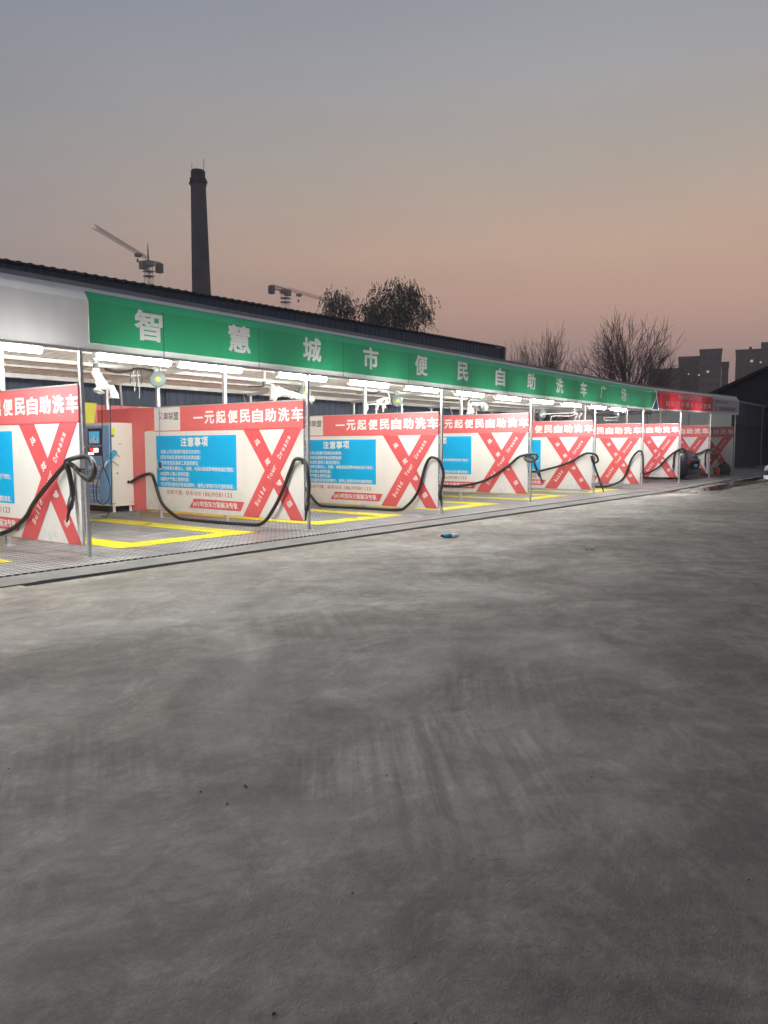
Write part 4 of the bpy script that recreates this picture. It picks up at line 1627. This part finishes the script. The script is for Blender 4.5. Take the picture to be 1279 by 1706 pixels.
# ------------------------------------------------------------------ trees
def grow(mb, p, d, length, r, depth, rnd, mat_, tips, spread, upb, minr, nmax=3):
    segs_ = 4
    pts, rs_ = [p], [r]
    dd = d.normalized()
    for i in range(segs_):
        dd = (dd+Vector((rnd.uniform(-1, 1), rnd.uniform(-1, 1), rnd.uniform(-.4, 1)*upb))*.13).normalized()
        pts.append(pts[-1]+dd*length/segs_)
        rs_.append(max(minr, r*(1-.42*(i+1)/segs_)))
    mb.tube(pts, rs_, mat_, 6 if depth > 3 else (4 if depth > 1 else 3), False)
    if depth == 0:
        tips.append((pts[-1], dd))
        return
    n = rnd.randint(2, nmax)
    for k in range(n):
        i = rnd.choice([2, 3, 4]) if k else 4
        a = rnd.uniform(0, 6.283)
        sp = spread*rnd.uniform(.45, 1.15)
        o1 = dd.orthogonal().normalized()
        o2 = dd.cross(o1)
        nd = dd*math.cos(sp)+(o1*math.cos(a)+o2*math.sin(a))*math.sin(sp)
        nd.z += .12*upb
        grow(mb, pts[i], nd, length*rnd.uniform(.66, .88), max(minr, rs_[i]*.72), depth-1, rnd, mat_, tips, spread, upb, minr, nmax)


def bare_tree(label, px, half, top_py, d, seed, nlimb, gens, r0, hub=.38, minr=.012, wide=1.0):
    b = on(px, 745, d=d)
    t = thing('bare_tree', label, 'tree', (b.x, b.y, grade(b.x)), 0, 'bare winter trees beyond the canopy')
    rnd = random.Random(seed)
    H = on(px, top_py, d=d).z
    R = half*d/FPX
    h0 = H*hub
    trunk = MB()
    trunk.tube([(0, 0, 0), (.06, 0, h0*.5), (0, .03, h0*1.02)], [r0*1.3, r0, r0*.9], M_bark2, 10)
    trunk.build('trunk', t, True)
    cr_ = MB()

    def limb(p, dv, L_, r, g_):
        pts, rs_ = [p], [r]
        dd = dv
        for i in range(4):
            dd = (dd+Vector((rnd.uniform(-1, 1), rnd.uniform(-1, 1), rnd.uniform(-.3, .7)))*.07).normalized()
            pts.append(pts[-1]+dd*L_/4)
            rs_.append(max(minr, r*(1-.35*(i+1)/4)))
        cr_.tube(pts, rs_, M_bark2, 5 if g_ > 2 else 3, False)
        if g_ == 0:
            return
        for k in range(rnd.choice((2, 3, 3))):
            a = rnd.uniform(0, 6.283)
            sp = rnd.uniform(.12, .30) if k == 0 else rnd.uniform(.28, .58)
            o1 = dd.orthogonal().normalized()
            o2 = dd.cross(o1)
            nd = dd*math.cos(sp)+(o1*math.cos(a)+o2*math.sin(a))*math.sin(sp)
            i = 4 if k == 0 else rnd.choice((1, 2, 3))
            limb(pts[i], nd.normalized(), L_*rnd.uniform(.70, .86), max(minr, rs_[i]*.66), g_-1)
    for k in range(nlimb):
        a = 2*math.pi*k/nlimb*1.0+rnd.uniform(-.3, .3)
        tilt = (.10, .35, .60, .85)[k % 4]*wide+rnd.uniform(-.08, .08)
        dv = Vector((math.cos(a)*math.sin(tilt), math.sin(a)*math.sin(tilt), math.cos(tilt)))
        limb(Vector((0, 0, h0*rnd.uniform(.8, 1.0))), dv, (H-h0)*.30, r0*.55, gens)
    zs = sorted(v[2] for v in cr_.v)
    mz = zs[int(len(zs)*.99)]
    mr = sorted(math.hypot(v[0], v[1]) for v in cr_.v)[int(len(cr_.v)*.88)]
    wr, s = R/mr, (H-h0*.8)/(mz-h0*.8)
    cr_.v = [(v[0]*wr, v[1]*wr, h0*.8+(v[2]-h0*.8)*s) for v in cr_.v]
    cr_.build('crown', t)
    return t


bare_tree('large bare tree with fanned branches left of the apartment towers', 1045, 72, 546, 62, 3, 11, 5, .24, .36)
bare_tree('rounded bare tree behind the canopy, left of the large fanned tree', 912, 62, 572, 66, 11, 16, 5, .20, .34, wide=1.6)
bare_tree('small bare tree at the right end of the warehouse roof', 862, 30, 582, 72, 21, 14, 4, .16, .4, wide=1.6)
bare_tree('thin bare tree in front of the dark apartment block', 1086, 42, 580, 78, 31, 8, 4, .16, .4)


def leafy_tree(label, px, top_py, half_px, d, seed, nclump, crown_bottom_py):
    b = on(px, 745, d=d)
    t = thing('leafy_tree', label, 'tree', (b.x, b.y, grade(b.x)), 0, 'leafy trees behind the warehouse roof')
    rnd = random.Random(seed)
    zt_ = on(px, top_py, d=d).z
    zb_ = on(px, crown_bottom_py, d=d).z
    R = half_px*d/FPX
    tr_ = MB()
    tips = []
    h0 = zb_*.72
    tr_.tube([(0, 0, 0), (.1, 0, h0*.5), (0, 0, h0)], [.34, .28, .22], M_bark, 10)
    tr_.build('trunk', t, True)
    lb = MB()
    for k in range(6):
        a = 2*math.pi*k/6+rnd.uniform(-.3, .3)
        tilt = rnd.uniform(.15, .6)
        grow(lb, Vector((0, 0, h0*.98)), Vector((math.cos(a)*math.sin(tilt), math.sin(a)*math.sin(tilt), math.cos(tilt))), (zt_-h0)*.42, .12, 4, rnd, M_bark, tips, .38, .8, .02)
    mz, mr = max(v[2] for v in lb.v), max(math.hypot(v[0], v[1]) for v in lb.v)
    lb.v = [(v[0]*R*.92/mr, v[1]*R*.92/mr, h0+(v[2]-h0)*(zt_*.96-h0)/(mz-h0) if v[2] > h0 else v[2]) for v in lb.v]
    lb.build('limbs', t)
    cr_ = MB()
    k = cr_.mi(M_leaf)
    zc_ = zb_+(zt_-zb_)*.50
    H = (zt_-zb_)*.50
    for c_ in range(nclump):
        for _ in range(30):
            u = Vector((rnd.gauss(0, 1), rnd.gauss(0, 1), rnd.gauss(0, 1))).normalized()*rnd.random()**.36
            if u.z > -.35 or rnd.random() < .45:
                break
        lump = 1+.28*noise.noise(u*2.3+Vector((seed, 0, 0)))*1.6
        p = Vector((u.x*R*lump, u.y*R*lump, zc_+u.z*H*(.92+.12*lump)))
        cs = rnd.uniform(.25, .62)*R/3.2
        dens = noise.noise(p*.55+Vector((seed*3.1, 0, 0)))
        for st_ in range(max(1, int(3+5*dens))):
            q_ = p+Vector((rnd.gauss(0, cs), rnd.gauss(0, cs), rnd.gauss(0, cs*.7)))
            dirv = Vector((u.x*.35+rnd.uniform(-.25, .25), u.y*.35+rnd.uniform(-.25, .25), -.8)).normalized()
            for _ in range(rnd.randint(4, 10)):
                q_ = q_+dirv*rnd.uniform(.05, .12)
                dn = (dirv+Vector((rnd.uniform(-.8, .8), rnd.uniform(-.8, .8), rnd.uniform(-.3, .5)))).normalized()
                l = rnd.uniform(.10, .22)
                s_ = dn.cross(Vector((rnd.uniform(-1, 1), rnd.uniform(-1, 1), .1))).normalized()*l*.24
                i0 = len(cr_.v)
                cr_.v += [tuple(q_), tuple(q_+dn*l*.5+s_), tuple(q_+dn*l), tuple(q_+dn*l*.5-s_)]
                cr_.f.append((i0, i0+1, i0+2, i0+3))
                cr_.m.append(k)
    cr_.build('crown', t)


leafy_tree('small leafy tree at the right end of the crane jib', 566, 486, 29, 70, 5, 260, 560)
leafy_tree('low leafy tree between the small one and the big round one', 618, 508, 26, 74, 6, 150, 565)
leafy_tree('big round leafy tree above the warehouse roof', 666, 474, 54, 70, 8, 760, 575)


# ------------------------------------------------------------------ apartment towers
def tower(label, x0, x1, top, d, step=None, lits=(), depth=16):
    a = on(x0, 745, d=d)
    b = on(x1, 745, d=d)
    z1 = on((x0+x1)/2, top, d=d).z
    m_ = (a+b)/2
    rd = Vector((m_.x, m_.y, 0)).normalized()
    pp_ = Vector((rd.y, -rd.x, 0))
    w = (b-a).dot(pp_)
    a = m_-pp_*w/2
    ang = math.atan2(pp_.y, pp_.x)
    t = thing('apartment_tower', label, 'apartment block', (a.x, a.y, grade(a.x)), ang, 'dark apartment blocks on the right skyline')
    q = MB()
    q.box((0, 0, 0), (w, depth, z1), M_tower)
    q.build('wall', t)
    q = MB()
    q.box((-.2, -.2, z1), (w+.2, depth+.2, z1+.8), M_tower)
    if step:
        q.box((w*step[0], 2, z1+.8), (w*step[1], depth-2, z1+step[2]), M_tower)
    q.build('roof', t)
    nfl = int(z1/3.0)
    ncol = max(3, int(w/3.4))
    wm = MB()
    for f in range(2, nfl):
        for c_ in range(ncol):
            xa = (c_+.28)*w/ncol
            wm.box((xa, -.06, f*3.0+.9), (xa+w/ncol*.45, -.01, f*3.0+2.2), M_towerw)
    wm.build('window', t)
    for (lx, ly, s) in lits:
        p = on(lx, ly, d=d)-Vector((a.x, a.y, grade(a.x)))
        u = p.x*math.cos(ang)+p.y*math.sin(ang)
        q = MB()
        q.box((u-s/2, -.14, p.z-s*.5), (u+s/2, -.07, p.z+s*.5), M_litwin)
        q.build('lit_window', t)


tower('long low dark block left of the apartment towers', 1078, 1128, 620, 280, lits=())
tower('dark block joined to the left side of the stepped tower', 1126, 1162, 600, 284, lits=((1147, 624, .5),))
tower('stepped dark apartment tower with one lit window', 1161, 1197, 588, 270, lits=((1179, 620, .7), (1164, 625, .5)))
tower('narrow dark wing on the right side of the stepped tower', 1197.5, 1209, 609, 276)
tower('dark apartment tower with a bright lit window near the right edge', 1220, 1263, 588, 300, (.50, .62, 1.9), lits=((1252, 603, .9),))
tower('tallest dark apartment tower cut by the right edge', 1262, 1300, 576, 292, lits=((1267, 604, .6),))


# ------------------------------------------------------------------ cars
def make_car(paint):
    r = thing('parked_car', '', 'car', (0, 0, 0))
    # stations along the length: (y, half width at sill, z sill, half width belt, z belt, half width roof, z roof)
    stn = [(-2.25, .62, .36, .70, .74, .64, .86), (-2.18, .80, .30, .86, .92, .70, 1.02), (-2.05, .86, .24, .90, .95, .66, 1.28), (-1.85, .88, .22, .92, .96, .64, 1.42),
           (-1.0, .89, .2, .93, .96, .65, 1.50), (-.2, .89, .2, .93, .95, .65, 1.52), (.5, .89, .2, .92, .94, .62, 1.46), (1.15, .88, .2, .91, .92, .68, 1.08),
           (1.7, .86, .22, .88, .86, .74, .96), (2.15, .78, .28, .80, .72, .62, .80), (2.28, .60, .34, .62, .58, .5, .62)]
    b = MB()
    rings = []
    for (y, ws, zs, wb, zbt, wr, zr) in stn:
        rg = [(-ws*.8, y, zs-.04), (-ws, y, zs+.03), (-wb, y, (zs+zbt)/2), (-wb*.99, y, zbt), (-wr, y, zr-.04 if zr-zbt > .3 else zr-.01), (-wr*.8, y, zr),
              (wr*.8, y, zr), (wr, y, zr-.04 if zr-zbt > .3 else zr-.01), (wb*.99, y, zbt), (wb, y, (zs+zbt)/2), (ws, y, zs+.03), (ws*.8, y, zs-.04)]
        rings.append(rg)
    k = b.mi(paint)
    for rg in rings:
        b.v += rg
    nn = 12
    for i in range(len(rings)-1):
        for j in range(nn):
            q_ = (j+1) % nn
            b.f.append((i*nn+j, i*nn+q_, (i+1)*nn+q_, (i+1)*nn+j))
            b.m.append(k)
    b.f.append(tuple(range(nn)))
    b.f.append(tuple((len(rings)-1)*nn+j for j in reversed(range(nn))))
    b.m += [k, k]
    bo = b.build('body', r, True)
    # glass: side windows, windscreen and rear window a few millimetres proud
    for s in (-1, 1):
        for (ya, yb, za, zb2) in ((-1.55, -.28, 1.33, 1.41), (-.18, .95, 1.41, 1.12)):
            g_ = MB()

            def sp(y, f):
                # point on the upper side at station y, fraction f belt->roof
                for q1, q2 in zip(stn, stn[1:]):
                    if q1[0] <= y <= q2[0]:
                        t_ = (y-q1[0])/(q2[0]-q1[0])
                        wb = (q1[3]+(q2[3]-q1[3])*t_)*.99
                        zb_ = q1[4]+(q2[4]-q1[4])*t_
                        wr = q1[5]+(q2[5]-q1[5])*t_
                        zr = q1[6]+(q2[6]-q1[6])*t_-.04
                        return Vector((s*(wb+(wr-wb)*f+.012), y, zb_+(zr-zb_)*f))
            n_ = 6
            for i in range(n_):
                y0, y1 = ya+(yb-ya)*i/n_, ya+(yb-ya)*(i+1)/n_
                g_.face([sp(y0, .12), sp(y1, .12), sp(y1, .86), sp(y0, .86)], M_carglass)
            g_.build('side_window', r)
    g_ = MB()
    g_.face([(-.62, -2.155, 1.07), (.62, -2.155, 1.07), (.54, -1.93, 1.38), (-.54, -1.93, 1.38)], M_carglass)
    g_.build('rear_window', r)
    g_ = MB()
    g_.face([(-.60, 1.13, 1.115), (.60, 1.13, 1.115), (.50, .56, 1.46), (-.50, .56, 1.46)], M_carglass)
    g_.build('windscreen', r)
    for s in (-1, 1):
        g_ = MB()
        g_.box((s*.56, -2.245, .74), (s*.84, -2.10, .96), M_tail)
        g_.build('tail_lamp', r)
        g_ = MB()
        g_.prism([(s*.45, 2.24, .54), (s*.45, 2.22, .66), (s*.74, 2.06, .74), (s*.78, 2.05, .60)], (0, .025, 0), M_headl)
        g_.build('headlight', r)
        g_ = MB()
        g_.box((s*.93, .62, .93), (s*1.06, .80, 1.06), paint)
        g_.build('wing_mirror', r)
    g_ = MB()
    g_.box((-.84, -2.29, .30), (.84, -2.20, .50), paint)
    g_.box((-.5, -2.30, .34), (.5, -2.285, .42), M_blackpl)
    g_.box((-.60, -2.25, .90), (.60, -2.19, .925), M_chrome)
    g_.build('rear_bumper', r)
    g_ = MB()
    g_.box((-.60, 2.22, .28), (.60, 2.30, .42), paint)
    g_.box((-.42, 2.29, .44), (.42, 2.30, .56), M_blackpl)
    g_.build('front_bumper', r)
    g_ = MB()
    g_.box((-.24, -2.30, .60), (.24, -2.275, .72), M_cabblue)
    g_.build('number_plate', r)
    for s in (-1, 1):
        for y in (-1.40, 1.38):
            g_ = MB()
            g_.tube([(s*.70, y, .32), (s*.72, y, .32), (s*.89, y, .32), (s*.91, y, .32)], [.29, .32, .32, .28], M_tyre, 24)
            wl = g_.build('wheel', r, True)
            g_ = MB()
            g_.tube([(s*.905, y, .32), (s*.915, y, .32)], [.21, .19], M_rim, 20)
            for a_ in range(5):
                t_ = a_*2*math.pi/5
                g_.tube([(s*.918, y, .32), (s*.918, y+math.cos(t_)*.19, .32+math.sin(t_)*.19)], .022, M_rim, 5)
            g_.build('rim', wl)
    return r


c1 = make_car(M_cardark)
c1['label'] = 'dark car parked rear outwards in a far bay between two partitions'
c1['group'] = 'parked cars'
c1.location = (34.65, 11.9, grade(34)+.03)
c1.scale = (1, 1, .90)
c2 = make_car(M_carwhite)
c2['label'] = 'white car whose front corner shows at the right edge'
c2['group'] = 'parked cars'
pb = on(1268, 815, z=.02)
cdir = Vector((-.35, .94, 0)).normalized()
# nose corner sits at pb; the body runs away to the right of the picture
c2.rotation_euler = (0, 0, math.radians(42))
nose = Matrix.Rotation(math.radians(42), 3, 'Z') @ Vector((-.7, 2.2, 0))
c2.location = Vector((pb.x, pb.y, grade(pb.x)))-nose+_R*.9

# ------------------------------------------------------------------ things left in the last bay
bk = thing('bucket', 'orange bucket standing in front of the farthest partition board', 'bucket', (39.0, 9.86, grade(39)+.03))
q = MB()
q.tube([(0, 0, 0), (0, 0, .03), (0, 0, .33), (0, 0, .34)], [.11, .12, .16, .15], M_orange, 18)
q.build('bucket_body', bk, True)
q = MB()
q.tube(smooth_path([(-.16, 0, .33), (-.1, 0, .45), (0, 0, .49), (.1, 0, .45), (.16, 0, .33)]), .006, M_steel, 5)
q.build('handle', bk)
mo = thing('mop', 'mop leaning in the bucket before the farthest partition board', 'mop', (39.0, 9.88, grade(39)+.05))
q = MB()
q.tube([(0, 0, .2), (1.1, .15, 1.2)], .016, M_wood, 8)
q.build('handle', mo, True)
q = MB()
for i in range(18):
    a_ = random.uniform(0, 6.28)
    q.tube([(0, 0, .24), (math.cos(a_)*.05, math.sin(a_)*.05, .1), (math.cos(a_)*.08, math.sin(a_)*.08, .0)], .01, M_bag, 4)
q.build('mop_head', mo)
for k, (x, y, s, lab) in enumerate(((39.55, 9.66, .30, 'larger dark sack slumped before the farthest partition board'), (38.75, 10.35, .22, 'smaller dark sack left of the bucket'))):
    q = MB()
    n1, n2 = 18, 12
    k_ = q.mi(M_bag)
    for i in range(n2+1):
        for j in range(n1):
            th, ph = math.pi*i/n2, 2*math.pi*j/n1
            v = Vector((math.sin(th)*math.cos(ph), math.sin(th)*math.sin(ph), math.cos(th)))
            rr_ = 1+.25*noise.noise(v*2.2+Vector((k*5, 0, 0)))+.08*noise.noise(v*7)
            p = v*rr_*s
            p.z = max(p.z*1.05+s*.8, 0)+(.18*s if i == 0 else 0)
            q.v.append(tuple(p))
    for i in range(n2):
        for j in range(n1):
            q.f.append((i*n1+j, (i+1)*n1+j, (i+1)*n1+(j+1) % n1, i*n1+(j+1) % n1))
            q.m.append(k_)
    o = q.build('sack', None, True)
    o.location = (x, y, grade(x)+.03)
    tag(o, lab, 'sack')

# ------------------------------------------------------------------ litter on the open concrete
p0, p1 = on(734, 892.5, z=.035), on(764, 892, z=.035)
bt = thing('plastic_bottle', 'crushed plastic bottle with blue label lying on the concrete', 'bottle', p0)
d = (p1-p0)
d.z = 0
q = MB()
q.tube([Vector((0, 0, 0)), d*.03, d*.12, d*.15], [.016, .02, .022, .034], M_blackpl, 14)
q.build('cap', bt, True)
q = MB()
q.tube([d*.15, d*.40, d*.60], [.036, .033, .036], M_litterb, 16)
q.build('label_sleeve', bt, True)
q = MB()
q.tube([d*.60, d*.75, d*.92, d*1.0], [.0365, .034, .026, .008], M_litterw, 16)
q.build('bottle_body', bt, True)
lf = MB()
pc = on(981, 916, z=.012)
for i in range(5):
    a_ = i*1.3
    lf.prism([pc+Vector((math.cos(a_)*.01, math.sin(a_)*.01, 0)), pc+Vector((math.cos(a_)*.05, math.sin(a_+.5)*.05, .015)), pc+Vector((math.cos(a_+.4)*.09, math.sin(a_+.4)*.09, .004))], (0, 0, .004), M_wood)
o = lf.build('dry_leaf')
tag(o, 'scrap of dry brown leaf on the open concrete right of the bottle', 'leaf')
stones = [(408, 1308), (378, 1339), (334, 1319), (596, 1270), (644, 1292), (587, 1487), (456, 1688), (985, 1294), (1247, 1465), (410, 1311), (14, 1280), (692, 1706)]
s0 = None
for k, (px, py) in enumerate(stones):
    p = on(px, py, z=.004)
    if s0 is None:
        q = MB()
        q.tube([(0, 0, 0), (0, 0, .003), (0, 0, .009), (0, 0, .012)], [.004, .008, .007, .003], M_stone, 7)
        s0 = q.build('stone_chip')
        o = s0
    else:
        o = s0.copy()
        COL.objects.link(o)
    o.location = (p.x, p.y, 0.001)
    o.rotation_euler = (0, 0, k*1.1)
    sc_ = random.uniform(.5, .9)
    o.scale = (sc_, sc_*random.uniform(.7, 1.2), sc_*.6)
    tag(o, 'tiny dark stone chip lying on the open concrete', 'stone', 'tiny dark stone chips scattered on the concrete')

# ------------------------------------------------------------------ evening haze over the whole place
hz = MB()
hz.box((-70, -70, -1.2), (440, 420, 112), M_stone)
ho = hz.build('haze')
hm = bpy.data.materials.new('haze_air')
hm.use_nodes = True
hm.node_tree.nodes.clear()
hv = hm.node_tree.nodes.new('ShaderNodeVolumePrincipled')
hv.inputs['Color'].default_value = (.86, .84, .84, 1)
hv.inputs['Density'].default_value = HAZE
hv.inputs['Anisotropy'].default_value = .55
hout = hm.node_tree.nodes.new('ShaderNodeOutputMaterial')
hm.node_tree.links.new(hv.outputs[0], hout.inputs['Volume'])
ho.data.materials.clear()
ho.data.materials.append(hm)
struct(ho, 'stuff')
